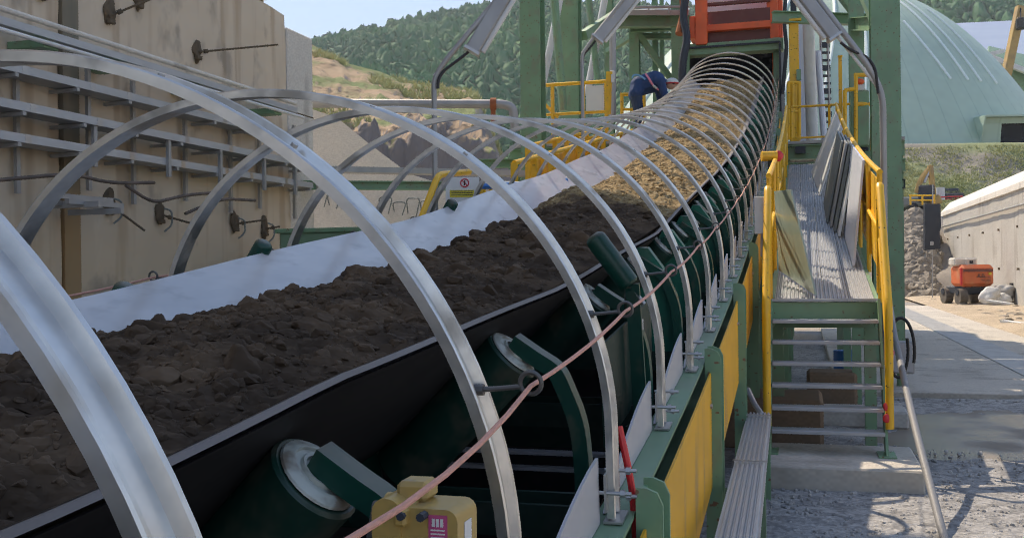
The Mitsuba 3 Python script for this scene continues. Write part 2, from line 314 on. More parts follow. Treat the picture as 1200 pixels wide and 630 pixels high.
struct('gutter', box(.55, 26, .012, (4.45, 25.4, .056)), 'dull_galvanised', False, label='long grey gutter cover in the concrete roadway')
sx, sy = np.meshgrid(np.linspace(5.6, 8.3, 24), np.linspace(17, 57, 120), indexing='ij')
struct('sand_verge', grid(np.stack([sx, sy, .04 + .10 * meshkit.fbm(np.stack([sx * 1.2, sy * 1.2, sx * 0], -1), 4) * np.clip((sx - 5.6) * 3, 0, 1) + .012], -1)), 'sand', True, label='sandy verge between the roadway and the retaining wall')
sx, sy = np.meshgrid(np.linspace(1, 9.5, 34), np.linspace(46, 60, 40), indexing='ij')
struct('dirt_bank', grid(np.stack([sx, sy, np.clip((sy - 48) / 11, 0, 1) * 3.8 + .5 * meshkit.fbm(np.stack([sx, sy, sx * 0], -1), 4) * np.clip((sy - 48), 0, 1)], -1)), 'rubble_earth', True, label='dirt bank behind the rubble heap')
# loose gravel
n = 5200; yy = 5.2 + 7 * rng.random(n) ** 1.6; xx = 1.1 + rng.random(n) * 3.6
r5 = np.random.default_rng(5); protos = [lump(1, k, 0, .3) for k in range(6)]
keep = ((xx - 3.5) / 2.1) ** 2 + ((yy - 10.4) / 1.7) ** 2 > 1; xx, yy = xx[keep], yy[keep]; n = len(xx); zz = .0 + 0 * xx
k = put('gravel', scatter(protos, np.stack([xx, yy, zz], 1), .006 + .013 * rng.random(n) ** 3, r5), 'gravel_stone', None, False); tag(k, 'loose dark gravel stones scattered around the stair plinth', 'gravel', kind='stuff')

# forest hill
PXR = [-700, -100, 200, 340, 380, 400, 420, 470, 520, 560, 600, 640, 700, 735, 760, 800, 850, 900, 1000, 1100, 1200, 1400, 1900]
PYR = [110, 80, 72, 62, 47, 42, 37, 28, 17, 10, 6, 6, 8, 9, 12, 14, 8, 0, -20, -30, -42, -60, -60]
def ridge(px): return np.interp(px, PXR, PYR)
HD0, HD1 = 230., 640.
def hillz(px, d):
    top = 1.5 + (309 - ridge(px)) / 1200 * HD1
    t = np.clip((d - HD0) / (HD1 - HD0), 0, 1)
    p = np.stack([px / 55., d / 70., px * 0], -1)
    return 6 + (top - 6) * (t ** .82) * (1 + .22 * (meshkit.fbm(p, 4, 3) - .5) * (1 - t) * 4 * t) - np.clip(d - HD1, 0, 1e9) * .12
hp, hd = np.meshgrid(np.linspace(-600, 1800, 121), np.concatenate([np.linspace(HD0, HD1, 40), [680, 760, 900]]), indexing='ij')
def world(px, d, z): return np.stack([CAM[0] + d * (fwd[0] + rgt[0] * (px - 600) / 1200), CAM[1] + d * (fwd[1] + rgt[1] * (px - 600) / 1200), z], -1)
struct('forest_hill', grid(world(hp, hd, hillz(hp, hd) - 2)), 'forest_floor', True, label='green wooded hill filling the horizon behind the plant')
r3 = np.random.default_rng(3); n = 10500
fp = np.where(r3.random(n) < .82, 330 + r3.random(n) * 500, 1040 + r3.random(n) * 260); fd = HD0 + (HD1 + 6 - HD0) * r3.random(n) ** .75
ok = r3.random(n) < 1.0
pos = world(fp, fd, hillz(fp, fd)); size = (1.9 + 2.1 * r3.random(n)) * (.75 + .25 * fd / HD1)
tp = [lump((1, 1, 1.05), 40 + k, 2, .55) for k in range(3)] + [lump(((1, 1.2, 1.1), (1.2, .9, 1.5), (.8, .9, 1.7), (1.4, 1.1, .9), (1, 1.3, 1.2))[k], 50 + k, 1, .8) for k in range(5)]
vs, fs, at = [], [], 0
for q, s in zip(pos, size):
    m = tp[r3.integers(3, 8)]; g = r3.random() * 6.28; R = np.array([[math.cos(g), -math.sin(g), 0], [math.sin(g), math.cos(g), 0], [0, 0, 1]])
    vs.append(m.vertices @ R.T * s + q); fs.append(m.faces + at); at += len(m.vertices)
k = put('forest', trimesh.Trimesh(np.vstack(vs), np.vstack(fs), process=False), 'forest_leaf', None, True); tag(k, 'dense green forest covering the far hill', 'forest', kind='stuff')

# brown quarry hillside left of the conveyor
SPX = [150, 300, 367, 389, 415, 449, 480, 504, 549, 569, 582, 600, 640, 700, 760]
SPY = [-40, 10, 43, 53, 67, 76, 90, 97, 101, 105, 114, 128, 140, 150, 165]
def quarry(px, d):
    top = 1.5 + (309 - np.interp(px, SPX, SPY)) / 1200 * 112
    foot = np.interp(d, [40, 52, 57, 59.5, 66, 112, 118, 150], [2.2, 3.0, 4.4, 9.8, 10.6, 1, 1, 1])
    zt = 10.6 + (top - 10.6) * np.clip((d - 66) / 46, 0, 1) ** .85 - np.clip(d - 112, 0, 99) * .35
    z = np.where(d > 66, zt, np.minimum(foot, 10.6)) 
    f = np.clip((620 - px) / 60, .0, 1); p = np.stack([px / 26., d / 5., px * 0], -1); q = np.stack([px / 7., d / 2., px * 0], -1)
    nzz = (meshkit.fbm(p, 4, 9) - .5) * 4.2 + (meshkit.fbm(q, 3, 4) - .5) * 1.5
    edge = np.clip((d - 48) / 6, 0, 1) * (1 - .9 * np.clip((d - 100) / 12, 0, 1))
    return (z + nzz * edge * np.where(d > 66, .38, .8)) * f + (1 - f) * np.minimum(z, 4 + (d - 40) * .05)
qp, qd = np.meshgrid(np.linspace(150, 720, 150), np.concatenate([np.linspace(40, 56, 14), np.linspace(56.4, 66, 34), np.linspace(67, 124, 64)]), indexing='ij')
struct('quarry_hillside', grid(world(qp, qd, quarry(qp, qd))), 'hillside_earth', True, label='terraced brown quarry hillside with grey rock face and grassy edges')
def tufts(pos, h, r, nb=6):
    n = len(pos); ang = r.random((n, nb)) * 6.28; lean = .15 + .7 * r.random((n, nb)); hh = h[:, None] * (.6 + .6 * r.random((n, nb)))
    base = pos[:, None] + np.stack([np.cos(ang), np.sin(ang), ang * 0], -1) * h[:, None, None] * .25
    side = np.stack([-np.sin(ang), np.cos(ang), ang * 0], -1) * (hh * .16)[..., None]
    tip = base + np.stack([np.cos(ang) * lean * hh, np.sin(ang) * lean * hh, hh], -1)
    v = np.stack([base - side, base + side, tip], 2).reshape(-1, 3)
    return trimesh.Trimesh(v, np.arange(len(v)).reshape(-1, 3), process=False)
n = 5200; gp = 360 + 240 * r3.random(n); gd = 67 + 45 * r3.random(n); g = meshkit.fbm(np.stack([gp / 30., gd / 9., gp * 0], -1), 3, 8); sel = (g > .62) | ((gd > 107) & (g > .55))
gp, gd = gp[sel], gd[sel]
k = put('hillside_grass', tufts(world(gp, gd, quarry(gp, gd) - .1), .3 + .4 * r3.random(len(gp)), r3, 7), 'grass_leaf', None, False); tag(k, 'dry yellow green grass tufts along the quarry hillside', 'grass', kind='stuff')

# bank and plateau under the dome
bp, bd = np.meshgrid(np.linspace(700, 1500, 110), np.concatenate([np.linspace(55, 66, 40), np.linspace(67, 140, 20)]), indexing='ij')
def bankz(px, d):
    z = np.interp(d, [55, 57, 59, 66, 67, 140], [3.4, 4.6, 5.2, 9.25, 9.3, 9.4])
    return z + (meshkit.fbm(np.stack([px / 30., d / 2.5, px * 0], -1), 4) - .5) * np.interp(d, [55, 57, 64, 66], [0.3, 1.0, .9, 0])
struct('grass_bank', grid(world(bp, bd, bankz(bp, bd))), 'bank_earth', True, label='grassy earth bank below the green dome')
n = 11000; gp = 1045 + 230 * r3.random(n); gd = 57 + 8.5 * r3.random(n); g = meshkit.fbm(np.stack([gp / 28., gd / 4., gp * 0], -1), 3, 2); sel = g + .5 * (r3.random(len(gp)) - .5) > .36; gp, gd = gp[sel], gd[sel]
k = put('bank_grass', tufts(world(gp, gd, bankz(gp, gd) - .05), .07 + .16 * r3.random(len(gp)), r3, 5), 'grass_leaf', None, False); tag(k, 'yellow green weeds growing on the bank under the dome', 'grass', kind='stuff')

# ================================================================== BUILDINGS AND WALLS
# added unseen block on the left wall, there only to cast the foreground shade
kb = thing('shade_block', 'unseen tall concrete block added on the long stained wall to shade the foreground', 'building')
put('wall', box(9, 27.4, 8.9, (-10.55, .35, 10.1)), 'wall_concrete', kb)
put('roof', box(9.3, 27.8, .4, (-10.55, .35, 14.75)), 'concrete', kb)
# left wall
kw = thing('concrete_wall', 'tall water stained beige concrete wall carrying the cable trays on the left', 'wall')
WX = -6.0
gy_, gz_ = np.meshgrid(np.linspace(-6, 14.06, 120), np.linspace(-.3, 5.4, 60), indexing='ij')
bulge = .10 * (meshkit.fbm(np.stack([gy_ * .5, gz_ * .6, gy_ * 0], -1), 4, 5) - .5) + .03 * (meshkit.fbm(np.stack([gy_ * 3, gz_ * 3, gy_ * 0], -1), 4, 6) - .5)
groove = -.13 * ((np.abs(gy_ - 9.28) < .17) * 1.0)
cham = -.07 * np.clip((gy_ - 13.35 + .18 * (gz_ - 4.6)) / .9, 0, 1)
topz = np.where(gz_ > 5.2, 0, 0)
struct_k = put('face', grid(np.stack([WX + bulge + groove + cham, gy_, gz_], -1)), 'wall_concrete', kw, 40)
put('body', plate_yz([(-6, -.3), (14.05, -.3), (14.05, 5.22), (13.63, 5.52), (13.2, 5.95), (-6, 5.95)], -6.9, .58), 'wall_concrete', kw)
put('end_face', slab([(-6.6, 14.06, -.3), (-6.42, 14.06, -.3), (-6.42, 14.06, 5.22), (-6.6, 14.06, 5.22)], .02), 'wall_concrete', kw)
put('coping', slab([(-6.42, 14.06, 5.2), (-6.62, 14.06, 5.2), (-6.62, 13.3, 5.93), (-6.02, 13.3, 5.93)], .03), 'wall_concrete', kw)
put('stain_strip', box(.06, .25, 5.4, (WX - .085, 9.28, 2.6)), 'seam', kw); labels[kw + '__stain_strip'] = {'label': 'dark vertical seam stained with moss'}
kp = thing('concrete_pier', 'pale grey concrete pier at the far end of the stained wall', 'pier')
put('shaft', box(.9, .83, 5.52, (-6.49, 14.49, 2.46), .02), 'pier', kp); put('joint', box(.905, .835, .02, (-6.49, 14.49, 3.95)), 'stain', kp)

# rock anchors on the wall
def anchor(y, z, dy, dz, L, lab, hook=False):
    k = thing('anchor_rod', lab, 'anchor', None)
    put('socket', cat([lump((.035, .085, .14), int(y * 7), 2, .5).apply_translation((WX + .02, y, z)), box(.05, .10, .05, (WX + .06, y - .02, z - .10), .008)]), 'stain', k)
    d = V(.55, dy, dz); d /= np.linalg.norm(d); p0 = V(WX + .05, y, z - .02)
    put('rod', rod(p0, p0 + d * L, .013, 8), 'stain', k)
    put('nut', rod(p0 + d * .07, p0 + d * .12, .03, 6), 'stain', k)
    if hook: put('hook', tube(bend([p0 + V(.03, 0, .08), p0 + V(.10, .05, .05), p0 + V(.10, .06, -.12), p0 + V(.03, 0, -.2)], .08), .011, 8), 'side_grey', k)
anchor(9.83, 4.42, .55, .42, 1.5, 'steel anchor rod slanting up from the wall above the cable trays, upper middle one')
anchor(10.35, 4.72, .6, .40, .9, 'steel anchor rod slanting out at the very top of the stained wall')
anchor(11.55, 4.35, .85, .22, 1.15, 'pointed anchor rod slanting right above the top channel, nearest the wall end')
anchor(8.75, 4.42, .4, .5, .5, 'short dark anchor at the top left of the stained wall')
anchor(9.78, 2.28, .3, -.5, .45, 'rusty hooked anchor under the lowest cable tray, first from the left', True)
anchor(10.72, 2.22, .4, -.2, .35, 'rusty hooked anchor under the lowest cable tray, second from the left', True)
anchor(12.4, 2.18, .4, .1, .4, 'rusty hooked anchor under the lowest cable tray, third from the left', True)
anchor(13.2, 2.14, .3, .1, .2, 'small hooked anchor under the lowest cable tray, nearest the wall end', True)
for pts, lab in [([(-5.6, 7.6, 2.35), (-5.5, 8.6, 2.5), (-5.6, 9.3, 2.46), (-5.55, 10.0, 2.52)], 'dark sagging hose strung along the left wall, nearest the camera'),
                 ([(-5.55, 9.5, 2.45), (-5.5, 9.9, 2.28), (-5.55, 10.6, 2.42), (-5.5, 11.3, 2.5)], 'dark bundled hose hung between two wall anchors'),
                 ([(-5.55, 10.6, 2.2), (-5.5, 11.3, 2.42), (-5.6, 12.3, 2.46)], 'rusty bar hung slanting below the cable trays')]:
    one('hose', tube(bend(pts, .3, 8), .019, 8), 'brown_hose', lab, 'hose')
k = thing('bracket_shelf', 'small stack of steel bars on a wall bracket behind the hoop', 'bracket')
put('arm', cat([bar((-5.95, 9.1, 2.15), (-5.3, 9.1, 2.15), .05, .06), bar((-5.95, 8.75, 2.2), (-5.3, 8.75, 2.2), .05, .06)]), 'dull_galvanised', k)
for i in range(3): put('bar', bar((-5.75 + .13 * i, 8.5, 2.22 + .06 * (i % 2)), (-5.75 + .13 * i, 9.35, 2.22 + .06 * (i % 2)), .05, .05), 'dull_galvanised', k)
# cable trays
for z0, y1, off, lab in [(3.46, 13.0, .32, 'uppermost of the three grey cable trays along the stained wall'), (3.09, 14.3, .40, 'middle one of the three grey cable trays along the stained wall'), (2.80, 14.1, .34, 'lowest of the three grey cable trays along the stained wall')]:
    k = thing('cable_tray', lab, 'cable tray', 'cable trays along the wall')
    for xr in (off, off - .27):
        put('rail', bar((WX + xr, 1, z0), (WX + xr, y1, z0), .022, .082, (0, 0, 1)), 'tray_grey', k)
    put('cover', box(.27, y1 - 1, .015, (WX + off - .135, (1 + y1) / 2, z0 - .035)), 'dull_galvanised', k)
    for i, y in enumerate(np.arange(7.2, y1, .85)):
        put('joint', box(.012, .08, .086, (WX + off + .008, y + .12 * (i % 3), z0)), 'steel_bolt', k)
        put('arm', bar((WX, y, z0 - .075), (WX + off + .02, y, z0 - .066), .045, .035), 'dull_galvanised', k)
for i, y in enumerate(np.arange(8.35, 14.3, .95)):
    y = y + [0, .1, -.08][i % 3]
    one('strut_channel', bar((WX + .06, y, 2.3 + .1 * (i % 2)), (WX + .06, y, 3.72), .04, .05), 'dull_galvanised', f'upright grey strut channel behind the cable trays, {ORD[i]} from the left', 'strut', 'strut channels behind the cable trays')
for i, y in enumerate((9.1, 10.4, 11.5, 12.6, 13.5)):
    one('hanger', bar((WX + .37, y, 2.62), (WX + .37, y, 3.08), .04, .05), 'dull_galvanised', f'short grey hanger joining the lower two cable trays, {ORD[i]} from the left', 'hanger', 'hangers between the lower cable trays')
k = thing('pipe_duct', 'long grey steel channel with pale pipe running above the cable trays', 'pipe')
put('channel', bar((WX + .32, 1, 3.86), (WX + .32, 13.6, 3.86), .09, .075), 'tray_grey', k)
put('pipe', rod((WX + .34, 1, 3.99), (WX + .34, 13.6, 3.96), .028, 10), 'pier', k)
put('lower_pipe', rod((WX + .46, 1, 3.73), (WX + .46, 13.6, 3.75), .022, 10), 'white_paint', k)
for y in (8.4, 9.55, 11.1, 12.9): put('bracket', box(.42, .22, .08, (WX + .22, y, 3.74), .006), 'green_paint', k)

# concrete wing wall and things behind the left of the conveyor
k = thing('wing_wall', 'pale concrete wing wall sloping down behind the pipe rack', 'wall')
Q = [spot(x, y, 22) for x, y in [(330, 116), (395, 138), (432, 168), (480, 204), (520, 216), (610, 226), (700, 232), (700, 300), (330, 300)]]
c2 = [((q - CAM) @ rgt, q[2]) for q in Q]; m = prism(c2, .5); v = m.vertices.copy(); m.vertices = CAM * V(1, 1, 0) + v[:, :1] * rgt + fwd * (22 + v[:, 2:3]) + v[:, 1:2] * V(0, 0, 1); m.fix_normals()
put('slab', m, 'concrete_light', k)
for i, (x, y) in enumerate([(372, 238), (386, 240), (400, 244), (446, 246), (462, 248), (478, 250), (494, 250)]):
    q = spot(x, y, 21.9); s = (.25, .18, .3)[i % 3]
    put('starter_bar', tube(bend([q, q - fwd * .3 + V(0, 0, s), q - fwd * .35 + rgt * .3 + V(0, 0, s), q - fwd * .3 + rgt * .2 - V(0, 0, .1)], .1), .014, 6), 'side_grey', k)
q0, q1 = spot(340, 122, 17), spot(588, 122, 17)
k = thing('rack_pipe', 'large grey pipe crossing behind the hoops with a bent down end', 'pipe')
put('pipe', tube(bend([spot(300, 121, 17.2), q1, q1 + rgt * .18 - V(0, 0, .05), q1 + rgt * .22 - V(0, 0, .45)], .2, 8), .075, 14), 'dull_galvanised', k)
q = spot(578, 122, 17); put('flange', rod(q - rgt * .05, q + rgt * .05, .10, 14), 'rust', k)
put('flange', rod(spot(578, 125, 17), spot(578, 150, 17), .04, 8), 'rust', k)
one('cable_duct', bar(spot(300, 197, 16.5), spot(680, 205, 16.8), .3, .09), 'dull_galvanised', 'grey duct crossing low behind the hoops, above the green beam', 'duct')
one('steel_beam', hbeam(spot(350, 217, 16), spot(560, 218, 16.2), .14, .14), 'green_paint', 'dull green beam crossing behind the hoops below the grey duct', 'beam')
one('steel_beam', hbeam(spot(560, 192, 19), spot(690, 190, 19.4), .16, .16), 'green_paint', 'green beam crossing behind the yellow stair rail on the left', 'beam')
k = thing('storage_tank', 'low green steel tank by the foot of the stained wall', 'tank')
c = spot(420, 300, 13.5); put('body', box(1.7, 1.2, 1.3, (c[0], c[1], 1.38), .05), 'green_pale', k); put('rim', box(1.76, 1.26, .06, (c[0], c[1], 2.02), .01), 'green_paint', k)
for s in (-.7, .7): put('leg', box(.1, .9, .75, (c[0] + s, c[1], .37)), 'green_paint', k)

# retaining wall, right
k = thing('retaining_wall', 'long weathered concrete retaining wall on the right with a bright sloping top', 'retaining wall')
gy_, gz_ = np.meshgrid(np.linspace(8, 56, 160), np.linspace(-.1, 4.15, 28), indexing='ij')
put('face', grid(np.stack([8.3 + .07 * (meshkit.fbm(np.stack([gy_ * .6, gz_ * .8, gy_ * 0], -1), 4, 3) - .5), gy_, gz_], -1)[:, ::-1]), 'retaining', k)
put('body', box(.6, 48.2, 4.2, (8.70, 32.1, 2.0)), 'retaining', k)
put('coping', prism([(0, 0), (.45, .50), (1.4, .50), (1.4, -.2), (0, -.2)], 48.4).apply_transform(np.array([[1, 0, 0, 8.22], [0, 0, -1, 56.2], [0, 1, 0, 4.10], [0, 0, 0, 1.]])), 'concrete_light', k)
for y in np.arange(20, 55, 3.4):
    for z in (1.3, 2.7):
        put('tie_hole', rod((8.23, y, z), (8.34, y, z), .04, 8), 'stain', k)
put('cable', rod((8.18, 9, 3.35), (8.18, 56, 3.35), .045, 8), 'dull_galvanised', k)

# dome
DC = V(*spot(952, 178, 90)[:2], 9.3); 
k = thing('storage_dome', 'huge pale green storage dome rising behind the right of the tower', 'dome')
DR = 19.95
def dr_(r): return 16.1 * (1 - (np.asarray(r, float) / DR) ** 2.51)
rr = np.concatenate([np.linspace(0, 16, 36), np.linspace(16.3, DR, 24)]); th = np.linspace(0, 2 * np.pi, 129)
RR, TT = np.meshgrid(rr, th, indexing='ij'); m = grid(np.stack([RR * np.cos(TT), RR * np.sin(TT), dr_(RR)], -1)); m.apply_translation(DC); m.invert()
put('shell', m, 'dome_green', k, True)
def meridian(phi, h0, h1, dphi=0):
    hh = np.linspace(h0, h1, 24); rs = np.array([np.interp(h, dr_(rr)[::-1], rr[::-1]) for h in hh]); a = phi + dphi * np.linspace(0, 1, 24)
    d = -fwd[None] * np.cos(a)[:, None] + rgt[None] * np.sin(a)[:, None]
    return DC + d * (rs + .03)[:, None] + np.stack([hh * 0, hh * 0, hh + .03], 1)
for phi, h1, dp in ((.319, 10.5, -.07), (.415, 13.2, -.04), (.495, 13.4, -.03), (.609, 12.2, -.01)): put('strip', tube(meridian(phi, 5.5, h1, dp), .10, 6), 'dome_strip', k)
for phi in np.arange(-1.2, .02, .16): put('strip', tube(meridian(phi, 4.5, 14.5, .14), .13, 6), 'dome_strip', k)
put('kerb', cat([trimesh.creation.annulus(19.5, 20.7, .75).apply_translation(DC + V(0, 0, -.1))]), 'pale_pink', k)
hc = spot(1205, 178, 70.6)
def hoodp(u, w, h): return V(hc[0], hc[1], DC[2]) + rgt * u + fwd * w + V(0, 0, h)
for nme, q in [('hood_roof', [hoodp(-2.9, 0, 2.35), hoodp(3, 0, 2.35), hoodp(3, 9, 2.75), hoodp(-2.9, 9, 2.75)]), ('hood_side', [hoodp(-2.9, .9, .0), hoodp(-2.9, 0, 2.35), hoodp(-2.9, 9, 2.7), hoodp(-2.9, 9, 0)]), ('hood_side', [hoodp(3, 0, 0), hoodp(3, 0, 2.35), hoodp(3, 9, 2.7), hoodp(3, 9, 0)]),
               ('hood_front', [hoodp(-2.9, .6, 1.9), hoodp(3, .6, 1.9), hoodp(3, .45, 2.3), hoodp(-2.9, .45, 2.3)]), ('hood_front', [hoodp(-2.9, .9, 0), hoodp(-1.55, .9, 0), hoodp(-1.55, .6, 1.9), hoodp(-2.9, .6, 1.9)])]:
    put(nme, slab(q, .12), 'dome_green', k, False)
put('doorway', slab([hoodp(-1.6, 1.2, 0), hoodp(3, 1.2, 0), hoodp(3, 1.2, 2.0), hoodp(-1.6, 1.2, 2.0)], .1), 'dark_interior', k, False)

# shed behind the dome
k = thing('shed', 'long low shed with a blue grey roof behind the dome', 'shed')
a0, a1 = spot(1040, 76, 128), spot(1330, 70, 128)
def rise(p, py, d): return V(p[0], p[1], 1.5 + (309 - py) / 1200 * d)
b0, b1 = rise(spot(1040, 30, 150), 32, 150), rise(spot(1330, 30, 150), 22, 150)
put('roof', slab([rise(a0, 74, 128), rise(a1, 74, 128), b1, b0], .4), 'shed_roof', k)
put('wall', slab([rise(a0, 180, 130), rise(a1, 180, 130), rise(a1, 76, 130), rise(a0, 76, 130)], .4), 'shed_wall', k)
for px in range(1150, 1320, 22): put('window', box(1.4, .2, 1.4, spot(px, 95, 129.5)), 'glass_dark', k)
k = thing('small_shed', 'small green roofed shed between the dome and the blue grey shed', 'shed')
q = [spot(1158, 68, 108), spot(1240, 100, 108), spot(1240, 75, 116), spot(1158, 55, 116)]
put('roof', slab(q, .25), 'green_pale', k); put('eave', bar(spot(1158, 66, 107.7), spot(1240, 99, 107.7), .5, .5), 'white_paint', k); put('gable', bar(spot(1150, 66, 107.8), spot(1176, 60, 107.8), .6, .4), 'white_paint', k)
put('wall', slab([spot(1165, 180, 109), spot(1240, 180, 109), spot(1240, 102, 109), spot(1165, 72, 109)], .2), 'green_paint', k)
k = thing('crane_boom', 'slim orange crane boom standing up behind the dome', 'crane')
put('boom', bar(spot(1166, 150, 100), spot(1196, 8, 100), .75, .75), 'excavator_yellow', k); put('block', box(.8, .8, 1.1, spot(1196, 28, 99), .1), 'sign_black', k); put('base', box(3, 3, 1.6, (*spot(1166, 150, 100)[:2], 9.6), .1), 'excavator_yellow', k)
put('hoist_rope', rod(spot(1196, 10, 99.6), spot(1196, 28, 99), .06, 6), 'sign_black', k)
# pylons on the hill
for i, px in enumerate((404.5, 413.5)):
    k = thing('pylon', f'tiny pale lattice pylon on the wooded hill, {"left" if i == 0 else "right"} one of the two', 'pylon', 'pylons on the wooded hill')
    p = spot(px, 62, 560); h = 8.5
    for sx_ in (-1, 1):
        for sy_ in (-1, 1): put('leg', bar(p + V(sx_ * 1.2, sy_ * 1.2, -6), p + V(sx_ * .3, sy_ * .3, h), .35, .35), 'white_paint', k)
    for z in (1, 4, 7): put('cross_arm', bar(p + V(-2.6, 0, z), p + V(2.6, 0, z), .4, .4), 'white_paint', k)

# ================================================================== BELT CONVEYOR
S0, S1 = -1.6, 22.3
HOOPS = [Y0 - .959 * 1 + .959 * i for i in range(0, 23) if Y0 - .959 + .959 * i < 22.25]
HOOPS[0] = .825
kc = thing('belt_conveyor', 'long troughed belt conveyor with steel hoops climbing to the orange chute', 'conveyor')
# belt: right wing, flat, left wing; the left edge rides up further along
def left_ext(s): return .018 + .095 * float(np.clip((s - 2.5) / 6, 0, 1)) + .008 * math.sin(s * 1.9)
ss_ = np.arange(S0, S1, .12)
prof_n = 13
def RD(s): return float(np.interp(s, [1, 1.6, 2.1, 3.2, 4, 5.6, 7.6, 9, 12], [-.01, .012, .0, -.022, -.022, -.038, .03, .03, .01]))
def belt_line(s):
    e = left_ext(s); w = .004 * math.sin(s * 3.1)
    pts = [(-.70 - e, .315 + e), (-.55, .155), (-.40, .0), (-.30, -.085), (-.22, -.125), (-.08, -.14), (.08, -.14), (.22, -.125), (.30, -.085), (.40, .0), (.55, .155), (.655, .265 + w), (.712, .322 + w), (.722, .322 + w), (.728, .314 + w)]
    return np.array(pts)
rows = []
for s in ss_:
    b = belt_line(s); b[-4:, 1] += RD(s); b[-5, 1] += RD(s) * .5; t = np.gradient(b, axis=0); t /= np.linalg.norm(t, axis=1, keepdims=True); nrm = np.stack([-t[:, 1], t[:, 0]], 1)
    lo_ = b - nrm * .022
    rows.append(([loc(x, s, z) for x, z in np.vstack([b[:1] * .5 + lo_[:1] * .5, b])], [loc(x, s, z) for x, z in np.vstack([b[:1] * .5 + lo_[:1] * .5, lo_])]))
BT = np.array([r[0] for r in rows])
put('belt', grid(BT[:, :10]), 'sky_sheen_rubber', kc, True); put('belt_edge', grid(BT[:, 9:]), 'edge_rubber', kc, 50)
put('belt_underside', grid(np.array([r[1] for r in rows])), 'rubber', kc, 40)
# return belt
put('return_belt', along(rectp(-.62, .62, -.80, -.785), S0, S1), 'rubber', kc)
for sgn in (1, -1):
    lo, hi = sorted((sgn * .94, sgn * 1.04)); wl, wh = sorted((sgn * .94, sgn * .952))
    put('stringer', along(rectp(lo, hi, -.262, -.25) , S0, S1), 'green_pale', kc); put('stringer', along(rectp(wl, wh, -.47, -.263), S0, S1), 'green_pale', kc); put('stringer', along(rectp(lo, hi, -.482, -.47), S0, S1), 'green_pale', kc)
# posts (spacing two hoops) down to the ground
POSTS = [2.79 + 2.0 * i for i in range(-2, 10)]
for s in POSTS:
    z, a_ = sta(s)
    for sgn in (1, -1):
        x0, x1 = (1.046, 1.118) if sgn > 0 else (-1.118, -1.046); top = z - .185
        pts = [(x0, 0), (x1, 0), (x1, top - .045), (x1 - .015, top - .012), (x1 - .045, top), (x0, top)] if sgn > 0 else [(x0, 0), (x1, 0), (x1, top), (x0 + .045, top), (x0 + .015, top - .012), (x0, top - .045)]
        put('post', cat([plate_xz(pts, s - .07, .014), plate_xz(pts, s + .07, .014), box(.012, .126, top - .02, (x0 + .006 if sgn > 0 else x1 - .006, s, (top - .02) / 2))]), 'green_paint', kc)
        put('base_plate', box(.3, .3, .02, ((x0 + x1) / 2, s, .02)), 'green_paint', kc)
    put('cross_beam', box(1.86, .14, .16, (0, s, z - .58)), 'deep_green', kc)
    if s > 9: put('leg', box(.16, .16, z - .7, (-.8, s, (z - .7) / 2)), 'green_paint', kc); put('leg', box(.16, .16, z - .7, (.8, s, (z - .7) / 2)), 'green_paint', kc)
# yellow guard panels between the posts
for i in range(len(POSTS) - 1):
    s0, s1 = POSTS[i] + .085, POSTS[i + 1] - .085
    for sgn in (1, -1):
        lo, hi = sorted((sgn * 1.066, sgn * 1.074))
        k = put('guard_panel', along(rectp(lo, hi, -.80, -.285), s0, s1, .3), 'guard_yellow', kc)
        for s in (s0 + .1, s1 - .1):
            put('bolt', rod(loc(sgn * 1.074, s, -.42), loc(sgn * 1.085, s, -.42), .012, 6), 'steel_bolt', k)
# grey skirt plates with a curved top, one per bay
for i in range(len(HOOPS) - 1):
    s0, s1 = HOOPS[i] + .03, HOOPS[i + 1] - .045
    t = np.linspace(0, 1, 10); topc = -.245 + .172 * (1 - (1 - t) ** 1.7)
    for x in (.962, -.962):
        v = []
        for xx in (x - .004, x + .004):
            for tt, zt in zip(t, topc): v += [loc(xx, s0 + (s1 - s0) * tt, -.247), loc(xx, s0 + (s1 - s0) * tt, zt)]
        n = len(t); f = []
        for j in range(n - 1):
            a, b, c, d = 2 * j, 2 * j + 1, 2 * j + 3, 2 * j + 2; o = 2 * n
            f += [[a, c, b], [a, d, c], [a + o, b + o, c + o], [a + o, c + o, d + o], [b, c, c + o], [b, c + o, b + o]]
        f += [[2 * n - 2, 4 * n - 2, 4 * n - 1], [2 * n - 2, 4 * n - 1, 2 * n - 1]]
        put('skirt_plate', trimesh.Trimesh(v, f, process=False), 'skirt_grey', kc, False)
# idlers
RW = .086
def roller(p0, p1, r=RW, n=28):
    p0, p1 = V(*p0), V(*p1); ax = (p1 - p0) / np.linalg.norm(p1 - p0); L = np.linalg.norm(p1 - p0)
    prof = [(0, .012), (.018, .012), (.02, .004), (.034, .004), (.040, .020), (.052, .020), (.057, .003), (r - .006, 0), (r, .006), (r, L - .006), (r - .006, L), (.057, L - .003), (.052, L - .020), (.040, L - .020), (.034, L - .004), (.02, L - .004), (.018, L - .012), (0, L - .012)]
    m = trimesh.creation.revolve(np.array(prof), sections=n); _, x, y, z, _ = frame(p0, p1, (0, 1, 0)); M = np.eye(4); M[:3, 0], M[:3, 1], M[:3, 2], M[:3, 3] = x, y, z, p0; m.apply_transform(M); return m
q45 = math.sqrt(.5)
c0, c1 = V(.295, -.098), V(.642, .249)
off = V(q45, -q45) * (RW + .014)
def xyz(p, s=0): return (p[0], s, p[1])
wr = [roller(xyz(V(sg, 1) * (c0 + off)), xyz(V(sg, 1) * (c1 + off))) for sg in (1, -1)]
WING = [shp(m, 'shaded_roller_green', 25) for m in wr]; FLAT = shp(roller((-.235, 0, -.14 - RW - .026), (.235, 0, -.14 - RW - .026)), 'shaded_roller_green', 25)
